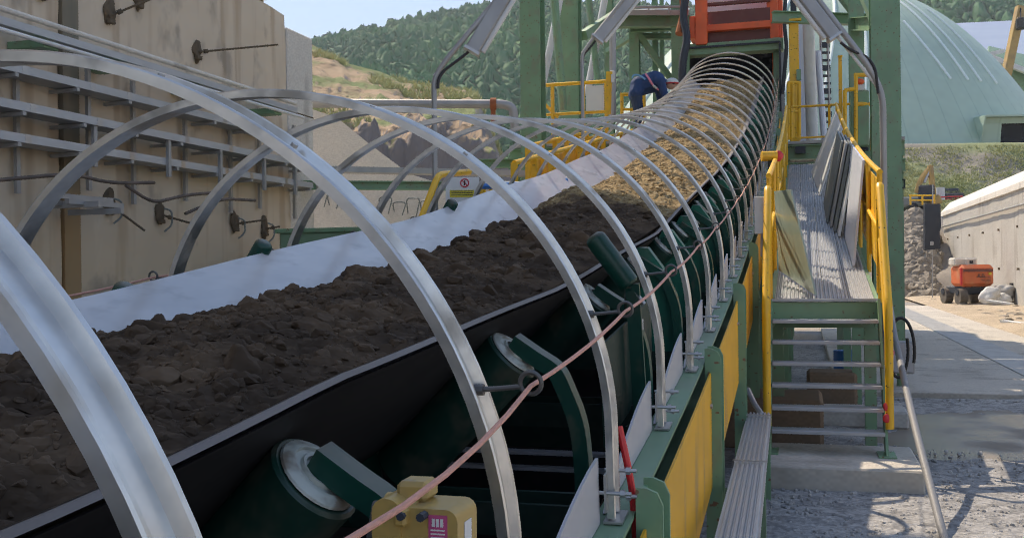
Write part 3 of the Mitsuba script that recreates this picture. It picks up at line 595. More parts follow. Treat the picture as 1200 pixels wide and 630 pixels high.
def guide(p0, p1, r):
    p0, p1 = V(*p0), V(*p1); L = np.linalg.norm(p1 - p0); g = np.linspace(0, np.pi / 2, 7)
    prof = [(0, 0), (r * .8, 0), (r, .008)] + [(r * .35 + r * .65 * math.cos(a), L - r * .65 + r * .65 * math.sin(a)) for a in g] + [(0, L)]
    m = trimesh.creation.revolve(np.array(prof), sections=24); _, x, y, z, _ = frame(p0, p1, (0, 1, 0)); M = np.eye(4); M[:3, 0], M[:3, 1], M[:3, 2], M[:3, 3] = x, y, z, p0; m.apply_transform(M); return m
def capm(sg):
    p = V(sg, 1) * (c1 + off); d = V(sg * q45, q45)
    a = V(*xyz(p - d * .010)); b = V(*xyz(p + d * .002)); ms = []
    pr_ = [(0, .010), (.016, .010), (.017, .004), (.030, .004), (.031, .012), (.037, .013), (.039, .006), (.050, .005), (.052, .011), (.060, .010), (.072, .004), (.074, 0)]
    mm = trimesh.creation.revolve(np.array([(r_, h_ + .006) for r_, h_ in pr_]), sections=28); _, fx_, fy_, fz_, _ = frame(a, b, (0, 1, 0)); M_ = np.eye(4); M_[:3, 0], M_[:3, 1], M_[:3, 2], M_[:3, 3] = fx_, fy_, fz_, b - fz_ * .006; mm.apply_transform(M_); ms.append(mm); ms.append(rod(V(*xyz(p - d * .03)), V(*xyz(p + d * .035)), .013, 12))
    return cat(ms)
CAPS = [shp(capm(sg), 'cap_grey', 30) for sg in (1, -1)]
def bracket(sg):
    ms = []
    e = c1 + off; d = V(q45, q45); nn = V(q45, -q45)
    path = [e + d * .03 - nn * .022, e + d * .045 + nn * .06, e + d * .06 + nn * .12, V(.895, .0), V(.905, -.12), V(.905, -.26)]
    pp = bend([V(*xyz(V(sg, 1) * q)) for q in path], .09, 5); t = np.gradient(pp, axis=0); t /= np.linalg.norm(t, axis=1, keepdims=True)
    w = np.cross(t, V(0, 1, 0)); u = np.tile(V(0, 1, 0), (len(pp), 1))
    ms.append(sweep([(-.027, -.018), (.027, -.018), (.027, .024), (.022, .024), (.022, -.013), (-.022, -.013), (-.022, .024), (-.027, .024)], pp, u, w * -sg))
    return cat(ms)
def inner(sg): return plate_xz([(sg * .20, -.31), (sg * .20, -.15), (sg * .25, -.10), (sg * .30, -.12), (sg * .32, -.31)][::sg], .0, .012)
def wingplate(sg):
    pts = [(.66, .17), (.715, .265), (.765, .262), (.83, .17), (.895, .03), (.915, -.25), (.66, -.25)]
    return plate_xz([(sg * a_, b_) for a_, b_ in pts][::sg], .048, .06)
WPL = [shp(wingplate(sg), 'plate_green', 30) for sg in (1, -1)]
INN = [shp(inner(sg), 'idler_green', 30) for sg in (1, -1)]
BRK = [shp(bracket(sg), 'idler_green', 30) for sg in (1, -1)]
BASE = shp(cat([box(1.86, .12, .012, (0, 0, -.312)), box(1.86, .012, .09, (0, -.055, -.27)), box(1.86, .012, .09, (0, .055, -.27))]), 'deep_green', 30)
IDL = [.35, 1.54, 2.72, 3.88, 4.92, 5.85, 6.72, 7.5, 8.25, 9.0] + [9.75 + .78 * i for i in range(16)]
for s in IDL:
    k = put('idler_frame', BASE, None, kc, M=SM(s))
    for j in (0, 1):
        r_ = put('roller', WING[j], None, k, M=SM(s)); put('end_cap', CAPS[j], None, k, M=SM(s)); put('bracket', BRK[j], None, k, M=SM(s)); put('inner_plate', INN[j], None, k, M=SM(s))
        if s > 4.4: put('side_plate', WPL[j], None, k, M=SM(s))
    put('roller', FLAT, None, k, M=SM(s))
for s in np.arange(.6, 21, 2.4):
    put('return_roller', roller(loc(-.66, s, -.865), loc(.66, s, -.865), .06), 'grey_sheet', kc)
for s in np.arange(1.2, 21, 1.918):
    for dz in (-.36, -.42): put('cross_angle', bar(loc(-.94, s + .5, dz), loc(.94, s + .5, dz), .05, .012), 'skirt_grey', kc)
for s in np.arange(1.9, 21, .959 * 2):
    for sg in (1, -1): put('upright', bar(loc(sg * .86, s, -.30), loc(sg * .86, s, -1.0), .06, .06), 'deep_green', kc)
# belt guide rollers
for s, sg, dz in ((3.72, 1, 0), (4.0, -1, -.02), (3.05, -1, -.09), (6.5, -1, 0)):
    k = put('guide_roller', guide(loc(sg * .875, s, .245 + dz), loc(sg * .745, s, .43 + dz), .040), 'idler_green', kc)
    put('arm', cat([bar(loc(sg * .885, s, .25), loc(sg * .90, s + .02, -.25), .05, .02), bar(loc(sg * .87, s, .25), loc(sg * .84, s + .12, .10), .02, .05)]), 'idler_green', k)
    put('spindle', rod(loc(sg * .885, s, .23), loc(sg * .925, s, .175), .009, 8), 'steel_bolt', k)
    if sg > 0: put('label_plate', box(.004, .06, .04, loc(.905, s + .06, .09)), 'skirt_grey', k)
k = put('side_plate', along(rectp(.842, .85, -.24, .10), 3.3, 4.4, .3), 'deep_green', kc)
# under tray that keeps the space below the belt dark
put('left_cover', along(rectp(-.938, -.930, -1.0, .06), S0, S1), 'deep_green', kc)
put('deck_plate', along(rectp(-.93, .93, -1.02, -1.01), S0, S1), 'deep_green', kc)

# hoops
B_, L_ = .922, .236
def hoop_mesh():
    t = np.linspace(0, np.pi, 61); o = np.stack([np.cos(t), 0 * t, B_ * np.sin(t)], 1)
    nn = np.stack([np.cos(t) * B_, 0 * t, np.sin(t)], 1); nn /= np.linalg.norm(nn, axis=1, keepdims=True)
    o = np.vstack([[(1, 0, -L_), (1, 0, -L_ * .5)], o, [(-1, 0, -L_ * .5), (-1, 0, -L_)]]); nn = np.vstack([[(1, 0, 0)] * 2, nn, [(-1, 0, 0)] * 2])
    prof = [(-.037, -.016), (.037, -.016), (.037, .003), (.034, .006), (.027, .005), (.021, -.011), (-.021, -.011), (-.027, .005), (-.034, .006), (-.037, .003)]
    return sweep(prof, o, np.tile(V(0, 1, 0), (len(o), 1)), nn)
HOOP = shp(hoop_mesh(), 'galvanised', 32)
def clamp(sg):
    ms = []
    for z in (-.13, -.165, -.20):
        ms.append(rod((sg * .965, .0 + (.045 if z != -.165 else -.045), z), (sg * 1.05, .0 + (.045 if z != -.165 else -.045), z), .0055, 8))
        ms.append(rod((sg * 1.022, .045 if z != -.165 else -.045, z), (sg * 1.034, .045 if z != -.165 else -.045, z), .011, 6))
    ms.append(box(.006, .11, .10, (sg * .983, 0, -.165))); ms.append(box(.05, .10, .006, (sg * 1.0, 0, -.243)))
    return cat(ms)
CL = [shp(clamp(sg), 'steel_bolt', 30) for sg in (1, -1)]
hx = math.sqrt(1 - (.307 / B_) ** 2)
def eye(sg):
    g = np.linspace(0, 2 * np.pi, 25); ring = np.stack([sg * 1.040 + .0185 * np.cos(g), 0 * g, .309 + .0185 * np.sin(g)], 1)
    return cat([tube(ring, .0042, 8, False), tube(bend([(sg * (hx - .02), 0, .295), (sg * (hx + .035), 0, .298), (sg * 1.024, 0, .303)], .02), .0046, 8), rod((sg * (hx - .012), 0, .295), (sg * (hx + .014), 0, .296), .010, 8)])
EY = [shp(eye(sg), 'dark_steel', 30) for sg in (1, -1)]
HOLE = shp(cat([rod((math.cos(t) * 1.0, .0, B_ * math.sin(t)) , V(math.cos(t), 0, B_ * math.sin(t)) * 1.007, .007, 8) for t in (.9, 1.2, 1.57, 1.95, 2.3)]), 'steel_bolt', 30)
for i, s in enumerate(HOOPS):
    Mh = SM(s)
    k = put('hoop', HOOP, None, kc, M=Mh)
    for j in (0, 1): put('clamp', CL[j], None, k, M=Mh); put('eyebolt', EY[j], None, k, M=Mh)
    if i < 8: put('bolt', HOLE, None, k, M=Mh)
# ropes
for sg, lab in ((1, 'taut pink pull cord threaded through the eyebolts on the near right side of the hoops'), (-1, 'pink pull cord running through the eyebolts behind the left side of the hoops')):
    pts = [loc(sg * 1.04, -.7, .27)]
    for i in range(len(HOOPS) - 1):
        for t in np.linspace(0, 1, 7)[:-1]:
            s = HOOPS[i] + (HOOPS[i + 1] - HOOPS[i]) * t; pts.append(loc(sg * 1.04, s, .304 - (.03 if i < 1 else .010) * 4 * t * (1 - t)))
    one('red_rope', tube(pts, .0042, 8), 'rope_pink', lab, 'rope')
one('red_strap', tube(bend([loc(1.0, 2.73, -.02), loc(1.022, 2.72, -.12), loc(1.03, 2.74, -.2), loc(1.048, 2.70, -.45), loc(1.05, 2.7, -.7)], .04), [.006] + [.011] * 18 + [.007] if False else .010, 8), 'red_plastic', 'red plastic strap hanging at the foot of a hoop on the green stringer', 'strap')

# pull cord switch
k = thing('pull_cord_switch', 'yellow pull cord switch box with a pink label under the cord', 'switch')
c = V(.972, 1.378, 1.108); ax = V(math.cos(.12), math.sin(.12), 0)
def putc(nm, m_, mt, par): return put(nm, m_.apply_translation(-c).apply_scale(.86).apply_translation(c - V(.012, 0, .004)), mt, par)
def sw(w, d, h, r, n=5):
    pts = [];
    for cx, cz, a0 in ((w / 2 - r, h / 2 - r, 0), (-w / 2 + r, h / 2 - r, 90), (-w / 2 + .006, -h / 2 + .006, 180), (w / 2 - .006, -h / 2 + .006, 270)):
        rr_ = r if a0 < 180 else .006
        for g in np.linspace(0, 90, n): pts.append((cx + rr_ * math.cos(math.radians(a0 + g)), cz + rr_ * math.sin(math.radians(a0 + g))))
    return pts
putc('body', plate_xz(sw(.118, .1, .17, .02), 0, .10).apply_translation(c + V(.012, 0, -.01)), 'switch_yellow', k)
putc('cover', plate_xz(sw(.05, .1, .178, .022), 0, .112).apply_translation(c + V(-.05, 0, .0)), 'switch_yellow', k)
putc('boss', cat([box(.056, .06, .034, c + V(-.022, .015, .092), .008), rod(c + V(-.07, .0, .06), c + V(-.01, .0, .06), .028, 16)]), 'switch_yellow', k)
putc('lug', box(.022, .03, .03, c + V(-.022, -.054, .062), .005), 'switch_yellow', k)
for dx in (-.018, .016): putc('screw', rod(c + V(dx, -.052, .066), c + V(dx, -.074, .066), .007, 8), 'navy', k)
putc('pink_label', cat([box(.032, .0015, .046, c + V(.038, -.0513, .043))]), 'pink_label', k)
putc('label_print', cat([box(.005, .001, .013, c + V(.031 + .007 * i, -.0526, .054)) for i in range(3)] + [box(.024, .001, .0022, c + V(.038, -.0526, .030 + .006 * i)) for i in range(3)]), 'white_paint', k)
putc('grey_label', box(.044, .0015, .05, c + V(.016, -.0513, -.045)), 'grey_label', k)
putc('label_print', cat([box(.036, .001, .004, c + V(.016, -.0526, -.026 - .008 * i)) for i in range(4)]), 'navy', k)
putc('white_label', box(.0015, .034, .036, c + V(.0718, .0, .03)), 'white_paint', k)
putc('mounting', cat([box(.06, .06, .3, c + V(-.01, .03, -.24)), box(.11, .08, .012, c + V(0, .01, -.10))]), 'deep_green', k)

putc('cable_gland', cat([rod(c + V(.055, .0, -.06), c + V(.10, .0, -.06), .016, 12), tube(bend([c + V(.10, 0, -.06), c + V(.13, 0, -.08), c + V(.13, .02, -.25)], .03), .008, 8)]), 'black_rubber', k)
putc('lever', cat([rod(c + V(-.075, 0, .06), c + V(-.095, 0, .06), .012, 10), bar(c + V(-.09, 0, .06), c + V(-.095, -.03, -.03), .01, .02)]), 'dark_steel', k)
# ------------------------------------------------------------------ soil
def soil_top(x, s):
    h = .315 + .035 * np.sin(s * .9 + 1) * .5 - np.where(x > .1, .27, .30) * (x - .1) ** 2
    p = np.stack([x, s, x * 0], -1)
    h = h + .055 * (meshkit.fbm(p * 6, 4, 2) - .5) + .055 * (meshkit.fbm(p * 17, 3, 5) - .5) + .026 * (meshkit.fbm(p * 47, 2, 7) - .5)
    h = h + .10 * np.exp(-((s - 8.0) / .35) ** 2 - ((x + .30) / .2) ** 2)
    return h
gs, gx_ = np.meshgrid(np.concatenate([np.arange(.2, 7, .016), np.arange(7, 22.2, .045)]), np.linspace(-.66, .69, 88), indexing='ij')
hh = np.maximum(soil_top(gx_, gs), np.interp(np.abs(gx_), [0, .08, .22, .30, .40, .55, .70], [-.14, -.14, -.125, -.085, 0, .155, .31]) - .012)
zz_, aa_ = np.vectorize(sta)(gs)
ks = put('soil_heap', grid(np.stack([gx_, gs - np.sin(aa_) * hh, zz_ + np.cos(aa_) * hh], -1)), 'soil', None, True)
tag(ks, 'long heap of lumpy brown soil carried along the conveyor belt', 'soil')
r9 = np.random.default_rng(9)
def clod(seed, sub, cuts, rough=.22):
    r = np.random.default_rng(seed); m = ICO[sub].copy(); v = m.vertices.copy()
    for _ in range(cuts):
        d = r.normal(size=3); d /= np.linalg.norm(d); lim = .45 + .35 * r.random(); e = v @ d - lim; v -= np.clip(e, 0, 9)[:, None] * d * .92
    v *= (1 + rough * (meshkit.fbm(v * 2.6 + seed, 3, seed) - .5)[:, None] * 2) * np.array([1, .85, .78])
    return trimesh.Trimesh(v / np.abs(v).max(), m.faces, process=False)
PR = [clod(80 + k, 3, 9, .16) for k in range(8)]
PRS = [clod(120 + k, 1, 5, .25) for k in range(10)]
def soilpos(n, s0, s1, pw=1.0):
    s = s0 + (s1 - s0) * r9.random(n) ** pw; x = (r9.random(n) - .5) * 1.14 - .02
    h = soil_top(x, s); return x, s, h
x, s, h = soilpos(290, .75, 6.8, 1.15); sz = .020 + .046 * r9.random(290) ** 1.9
x[:4] = (-.22, .30, -.36, .12); s[:4] = (3.8, 2.35, 4.1, 1.5); sz[:4] = (.085, .06, .075, .055); h = soil_top(x, s)
for i in range(290):
    m = PR[i % 8]; R = rotm(r9); v = m.vertices @ R.T * sz[i] * V(1.15, 1.1, .95) + loc(x[i], s[i], h[i] - sz[i] * .22)
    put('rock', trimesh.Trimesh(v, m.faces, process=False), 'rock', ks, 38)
n = 13500; x, s, h = soilpos(n, .6, 22.1, 1.75); sz = (.004 + .028 * r9.random(n) ** 3.6) * np.interp(s, [0, 7, 20], [1, 1.5, 2.4])
x2 = (r9.random(3200) - .5) * 1.16; s2 = .62 + 2.6 * r9.random(3200); x, s, h = np.r_[x, x2], np.r_[s, s2], np.r_[h, soil_top(x2, s2)]; sz = np.r_[sz, .004 + .022 * r9.random(3200) ** 3]
pos = np.array([loc(a, b, c - e_ * .3) for a, b, c, e_ in zip(x, s, h, sz)])
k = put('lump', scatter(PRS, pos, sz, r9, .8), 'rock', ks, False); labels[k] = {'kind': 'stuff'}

# ================================================================== STAIR AND WALKWAY
def wz(y): return 1.225 + .15 * (y - 8.38) + .005 * (y - 8.38) ** 2
one('concrete_plinth', box(1.06, .95, .17, (1.70, 7.62, .065), .012), 'concrete', 'low concrete plinth under the foot of the green stair', 'plinth')
ks = thing('steel_stair', 'steep green steel stair with thin grey treads and yellow handrails', 'stair')
XL, XR = 1.245, 2.02
treads = [(7.70 + .105 * i, .305 + .153 * i) for i in range(6)]
for y, z in treads: put('tread', box(XR - XL, .16, .028, ((XL + XR) / 2, y, z), .004), 'deck_steel', ks)
for x in (XL - .012, XR + .012):
    put('stringer', slab([(x, 7.60, .15), (x, 7.82, .15), (x, 8.40, 1.17), (x, 8.40, 1.235), (x, 8.28, 1.235)][:4] if False else [(x, 7.58, .15), (x, 7.76, .15), (x, 8.42, 1.19), (x, 8.26, 1.24)], .018), 'green_paint', ks)
    put('foot', box(.12, .24, .012, (x, 7.68, .156)), 'green_paint', ks)
def handrail(parent, pts, r=.029, m='yellow_paint'): return put('handrail', tube(bend(pts, .09, 6), r, 12), m, parent)
for x, in ((1.215,), (2.055,)):
    handrail(ks, [(x, 7.68, .34), (x, 7.68, 1.20), (x, 8.42, 2.15), (x, 8.42, 1.28)])
    put('mid_rail', rod((x, 7.68, .78), (x, 8.42, 1.72), .018, 10), 'yellow_paint', ks)
    put('kick_panel', slab([(x + .018, 7.70, .55), (x + .018, 8.40, 1.50), (x + .018, 8.40, 1.75), (x + .018, 7.70, .80)], .006), 'guard_yellow', ks)
one('red_tag', cat([lump((.022, .018, .035), 3, 2, .2).apply_translation((2.03, 7.64, .42)), lump((.016, .014, .03), 4, 2, .2).apply_translation((2.025, 7.645, .50))]), 'red_plastic', 'small red tag tied to the foot of the right stair handrail', 'tag')
one('pink_tag', lump((.02, .016, .022), 6, 2, .2).apply_translation((2.09, 7.9, .86)), 'pink_label', 'small pink tag hanging outside the right stair handrail', 'tag')

kw2 = thing('walkway', 'ribbed steel walkway climbing beside the conveyor on green beams', 'walkway')
put('end_beam', box(.80, .03, .15, (1.633, 8.395, 1.135)), 'green_paint', kw2); put('nosing', box(.80, .06, .02, (1.633, 8.38, 1.228)), 'deck_steel', kw2)
def wpath(x, y0, y1, dz, n=8): return [(x, y, wz(y) + dz) for y in np.linspace(y0, y1, n)]
def ysweep(prof, x, y0, y1, dz, n=12):
    o = np.array(wpath(x, y0, y1, dz, n)); return sweep(prof, o, np.tile(V(1, 0, 0), (n, 1)), np.tile(V(0, 0, 1), (n, 1)))
for j in range(4):
    x = 1.35 + .19 * j
    rib = [(-.093, -.02), (.093, -.02)] + [(.093 - .0310 * k - d, h) for k in range(6) for d, h in ((0, 0), (.006, .012), (.019, .012), (.025, 0))] + [(-.093, 0)]
    for y0, y1 in ((8.42, 10.4), (10.41, 12.4), (12.41, 14.4), (14.41, 16.4), (16.41, 18.55)): put('deck_plank', ysweep(rib, x, y0, y1, -.012), 'deck_steel', kw2, 20)
for x in (1.235, 2.03): put('side_beam', ysweep(rectp(-.02, .02, -.2, 0), x, 8.42, 18.6, -.02), 'green_paint', kw2)
for y in (8.9, 11.2, 13.6, 16.2):
    for x in (1.27, 2.0): put('support', box(.09, .09, wz(y) - .2, (x, y, (wz(y) - .2) / 2)), 'green_paint', kw2)
    put('cross_beam', box(.78, .09, .12, (1.633, y, wz(y) - .26)), 'green_paint', kw2)
for x in (1.22, 2.065):
    put('handrail', tube(wpath(x, 8.5, 18.9, .98, 14), .023, 10), 'yellow_paint', kw2); put('mid_rail', tube(wpath(x, 8.5, 18.9, .52, 14), .018, 8), 'yellow_paint', kw2)
    for y in np.arange(8.55, 18.9, 1.45): put('rail_post', rod((x, y, wz(y) - .05), (x, y, wz(y) + .98), .021, 10), 'yellow_paint', kw2)
for y in np.arange(8.5, 14.2, .98):
    put('side_panel', slab([(2.09, y, wz(y) + .12), (2.09, y + .93, wz(y + .93) + .12), (2.09, y + .93, wz(y + .93) + .88), (2.09, y, wz(y) + .88)], .01), 'yellow_paint', kw2)
# sheets leaning on the walkway
def sheet(name, c4, t, m, lab): return one(name, slab(c4, t), m, lab, 'sheet')
sheet('clear_sheet', [(1.27, 9.75, wz(9.75) + .02), (1.575, 8.50, wz(8.5) + .02), spot(927, 222, 8.45), spot(908, 224, 9.5)], .014, 'polycarb', 'yellowish plastic sheet leaning against the left walkway rail at the top of the stair')
sheet('steel_sheet', [(1.62, 17.6, wz(17.6)), (1.72, 15.2, wz(15.2) + .02), (2.04, 15.4, wz(15.4) + .92), (2.02, 17.8, wz(17.8) + .97)], .012, 'grey_sheet', 'large pale grey sheet leaning on the right rail far up the walkway')
for i in range(4):
    y0 = 12.9 - .35 * i; xb = 1.76 + .035 * i
    sheet('panel_sheet', [(xb, y0 + 1.7, wz(y0 + 1.7)), (xb, y0, wz(y0) + .01), (xb + .19, y0 + .05, wz(y0) + .98), (xb + .19, y0 + 1.75, wz(y0 + 1.7) + .98)], .022, ('side_grey', 'dull_galvanised', 'side_grey', 'grey_sheet')[i],
          ['dark thin panel in the stack leaning on the right rail, innermost', 'grey thin panel in the stack leaning on the right rail, second from inside', 'dark thin panel in the stack leaning on the right rail, third from inside', 'grey thin panel in the stack leaning on the right rail, outermost dark edged one'][i])
sheet('white_board', [(1.93, 12.2, wz(12.2)), (1.93, 10.0, wz(10.0) + .01), (2.03, 10.05, wz(10) + .99), (2.03, 12.25, wz(12.2) + .99)], .02, 'white_sheet', 'long white panel leaning on the right rail nearest the top of the stair')
k = thing('warning_lamp', 'yellow capped lamp with red clip on the post beside the walkway', 'lamp')
p = spot(903, 183, 10.2); put('cap', cat([rod(p - rgt * .09, p + rgt * .06, .05, 16)]), 'yellow_paint', k); put('clip', lump((.04, .04, .06), 8, 2, .3).apply_translation(p + rgt * .08), 'red_plastic', k); put('post', rod(p - V(0, 0, .05), V(p[0], p[1], wz(p[1])), .03, 10), 'deep_green', k)
k = thing('cream_plate', 'small cream plate behind the left stair handrail', 'plate'); put('plate', box(.12, .012, .30, spot(893, 252, 8.2), .004), 'white_paint', k); put('bracket', rod(spot(893, 262, 8.22), spot(893, 300, 8.22), .012, 8), 'steel_bolt', k)

# conduit, hose and box by the stair
one('conduit', tube(bend([(2.16, 8.9, 1.15), spot(1048, 392, 8.0), spot(1072, 500, 6.55), spot(1107, 632, 5.55), spot(1116, 660, 5.35)], 0.5, 8), .024, 12), 'conduit_grey', 'grey flexible conduit slanting from the stair rail down to the gravel', 'conduit')
g = np.linspace(-.5, 2 * np.pi + .3, 40); c = spot(1058, 408, 11.5)
one('hose_loop', tube(c + rgt * (.13 * np.cos(g))[:, None] + np.stack([g * 0, g * 0, .34 * np.sin(g)], 1) + fwd * (.03 * g)[:, None], .018, 8), 'black_rubber', 'black hose loop hanging beside the foot of the right column', 'hose')
k = thing('junction_box', 'grey junction box on a post behind the right stair handrail', 'box')
c = spot(1055, 418, 12.2); put('case', box(.30, .2, .38, c, .012), 'dull_galvanised', k); put('door', box(.26, .012, .34, c - V(0, .105, 0), .004), 'skirt_grey', k); put('post', rod((c[0], c[1] + .05, 0), c, .04, 10), 'green_paint', k)

# flat duct at lower right
k = thing('cable_duct_cover', 'ribbed aluminium cable duct lying along the conveyor posts, lower middle', 'duct')
p0, p1 = V(1.262, 2.4, .52), V(1.185, 7.05, .51)
rib = [(-.078, -.045), (.078, -.045), (.078, .002)] + [(.070 - .0233 * i - d, h) for i in range(6) for d, h in ((0, .0), (.004, .012), (.014, .012), (.018, 0))] + [(-.078, .002)]
put('body', sweep(rib, [p0, p1], [(1, .016, 0)] * 2, [(0, 0, 1)] * 2), 'duct', k, 20)
put('end_arm', tube(bend([p1 + V(.02, -.05, 0), p1 + V(-.04, .2, .04), p1 + V(-.09, .35, .12)], .1), .02, 8), 'duct', k)
for y in (3.4, 5.2, 6.8):
    x = 1.262 - .077 * (y - 2.4) / 4.65; put('leg', box(.03, .05, .48, (x + .06, y, .235)), 'green_paint', k); put('clip', box(.165, .02, .006, (x, y, .537)), 'steel_bolt', k)

# under and behind the stair
one('concrete_block', box(.95, .8, .42, (1.15, 9.0, .20), .03), 'brown_concrete', 'brown stained concrete block under the stair', 'block')
one('concrete_block', box(.5, .45, .40, (1.75, 11.3, .19), .03), 'brown_concrete', 'small brown concrete block seen between the stair treads', 'block')
one('concrete_sill', box(2.2, .5, .16, (1.3, 10.3, .06), .02), 'retaining', 'pale concrete sill on the ground behind the stair', 'sill')
one('blue_drum', trimesh.creation.cylinder(.13, .36, sections=24).apply_translation((1.97, 13.9, .22)), 'blue_plastic', 'small blue drum behind the stair under the walkway', 'drum')

# ================================================================== TOWER
kt = thing('steel_tower', 'tall green steel frame tower around the head of the conveyor', 'tower')
GP = 'green_paint'
def col(p, z0, z1, w, h=None, m=GP, name='column'): put(name, hbeam((p[0], p[1], z0), (p[0], p[1], z1), w, h or w, .03, (1, 0, 0)), m, kt, 20)
yr = V(0, 1, 0)
def vcol(x, y, w, z0=0, z1=13): 
    # wide flanges face the camera (normal y)
    return put('column', cat([box(w, .022, z1 - z0, (x, y - w / 2, (z0 + z1) / 2)), box(w, .022, z1 - z0, (x, y + w / 2, (z0 + z1) / 2)), box(.016, w - .022, z1 - z0, (x, y, (z0 + z1) / 2))]), GP, kt, 20)
vcol(-3.06, 17.45, .36); vcol(2.66, 15.95, .40); vcol(2.52, 21.1, .28); vcol(-3.26, 21.5, .38)
for z in (2.2, 3.7, 5.0, 6.9): put('stiffener', box(.40, .38, .014, (2.66, 15.95, z)), GP, kt)
c = spot(714, 60, 27); vcol(c[0], c[1], .22); c = spot(744, 60, 25.5); vcol(c[0], c[1], .24); c = spot(768, 60, 26); vcol(c[0], c[1], .13); c = spot(776, 60, 26.5); vcol(c[0], c[1], .10)
c = spot(795, 60, 24.5); vcol(c[0], c[1], .30)
def brace(a, b, d0, d1, w, m=GP, name='brace'): put(name, rod(spot(*a, d0), spot(*b, d1), w, 12), m, kt)
brace((648, -20), (660, 130), 20, 20, .085); brace((688, -20), (702, 110), 23, 23, .075)
brace((664, -40), (634, 110), 21.5, 21, .075, 'white_paint'); brace((716, -40), (688, 110), 24.5, 24, .085, 'white_paint')  # sunlight on these braces is put into their colour as white
put('beam', hbeam(spot(673, 44, 22.3), spot(700, 36, 23.5), .2, .2), GP, kt); put('knee', bar(spot(684, 42, 22.4), spot(742, 4, 24.5), .16, .2), GP, kt)
put('beam', hbeam(spot(712, 26, 24.4), spot(808, 25, 24.4), .2, .28), GP, kt); put('beam', hbeam(spot(738, 43, 25.6), spot(800, 43, 25.6), .14, .14), GP, kt); put('beam', hbeam(spot(738, 36, 25.2), spot(800, 33, 25.2), .12, .10), GP, kt)
put('brace', bar(spot(748, 40, 25.4), spot(790, 98, 25.4), .14, .14), GP, kt)
put('brace', bar(spot(712, 60, 26.8), spot(752, 36, 25.6), .14, .12), GP, kt)
put('upper_deck', slab([spot(722, 15, 24), spot(808, 15, 24), spot(808, 12, 27), spot(722, 12, 27)], .12), 'dull_galvanised', kt)
put('upper_rail', rod(spot(724, 9, 24), spot(808, 8, 24), .03, 8), 'dull_galvanised', kt)
for px in (736, 760, 784): put('upper_post', rod(spot(px, 16, 24), spot(px, 8, 24), .025, 8), 'dull_galvanised', kt)
put('beam', hbeam(spot(905, 20, 20.5), spot(1030, 24, 20.5), .16, .22), GP, kt); put('beam', hbeam(spot(1000, 28, 20.2), spot(1030, 27, 17), .2, .25), GP, kt)
put('brace', bar(spot(968, -30, 20.8), spot(1016, 34, 20.8), .18, .16), GP, kt); put('brace', bar(spot(1000, -30, 18), spot(1026, 30, 17), .1, .1), 'green_pale', kt)
# added shade slats above the tower
# unseen plates and beams added to throw broken shade on the right ground
for i in range(2, 7): put('shade_slat', box(2.1, 1.05 + .12 * (i % 3), .05, (-2.15 + .15 * (i % 2), 15.6 + 1.32 * i, 11.0)), 'dull_galvanised', kt)
for x in (-3.06, -1.1): put('shade_slat_beam', hbeam((x, 15, 10.8), (x, 24.4, 10.8), .2, .3), GP, kt)
# platforms
def platform(x0, x1, y0, y1, z, nm):
    put(nm, box(x1 - x0, y1 - y0, .05, ((x0 + x1) / 2, (y0 + y1) / 2, z - .025)), 'dull_galvanised', kt)
    for y in (y0 + .06, y1 - .06): put(nm + '_beam', hbeam((x0, y, z - .2), (x1, y, z - .2), .2, .26), GP, kt)
    for i, x in enumerate(np.linspace(x0 + .15, x1 - .15, 5)): put(nm + '_joist', bar((x, y0 + .1, z - .19), (x, y1 - .1, z - .19), .1, .16), 'deep_green', kt)
platform(1.14, 3.2, 19.0, 22.8, 3.72, 'right_platform'); platform(-3.9, -1.15, 18.8, 23.0, 3.85, 'left_platform')
put('lower_beam', hbeam((1.1, 19.0, 3.22), (3.2, 19.0, 3.22), .2, .22), GP, kt); put('lower_beam', hbeam((1.1, 19.05, 2.9), (3.2, 19.05, 2.9), .16, .16), 'deep_green', kt)
for x in (1.2, 3.1):
    for y in (19.1, 22.7): put('platform_leg', box(.14, .14, 3.4, (x, y, 1.7)), GP, kt)
for x in (-3.8, -1.3):
    for y in (18.9, 22.9): put('platform_leg', box(.14, .14, 3.5, (x, y, 1.75)), GP, kt)
for x in (1.45, 2.5): put('cable_gland', box(.18, .1, .12, (x, 18.93, 3.55)), 'navy', kt)
# yellow railings
def railing(name, lab, pts, h, posts, r=.028, mids=(.52,), toe=True):
    k = thing(name, lab, 'railing'); p = [V(*q) for q in pts]
    put('top_rail', tube(bend([q + V(0, 0, h) for q in p], .08, 5) if len(p) > 2 else [q + V(0, 0, h) for q in p], r, 10), 'yellow_paint', k)
    for m_ in mids: put('mid_rail', tube([q + V(0, 0, h * m_) for q in p], r * .8, 8), 'yellow_paint', k)
    for q in posts: put('post', rod(V(*q), V(*q) + V(0, 0, h), r, 10), 'yellow_paint', k)
    if toe: put('toe_board', cat([bar(p[i] + V(0, 0, .06), p[i + 1] + V(0, 0, .06), .01, .1) for i in range(len(p) - 1)]), 'yellow_paint', k)
    return k
railing('yellow_railing', 'yellow railing along the front of the right tower platform', [(1.3, 19.05, 3.72), (2.6, 19.05, 3.72)], .62, [(1.3, 19.05, 3.72), (1.95, 19.05, 3.72), (2.6, 19.05, 3.72)], .022, (.1,), False)
k = thing('yellow_gate', 'tall yellow gate frame beside the right column at the end of the walkway', 'gate')
for a_, b_ in (((1003, 89), (1003, 180)), ((1022, 89), (1022, 176)), ((1001, 88), (1024, 88)), ((1003, 122), (1022, 122)), ((990, 106), (990, 166)), ((990, 106), (1003, 104))): put('bar', rod(spot(*a_, 17.5), spot(*b_, 17.5), .035, 10), 'yellow_paint', k)
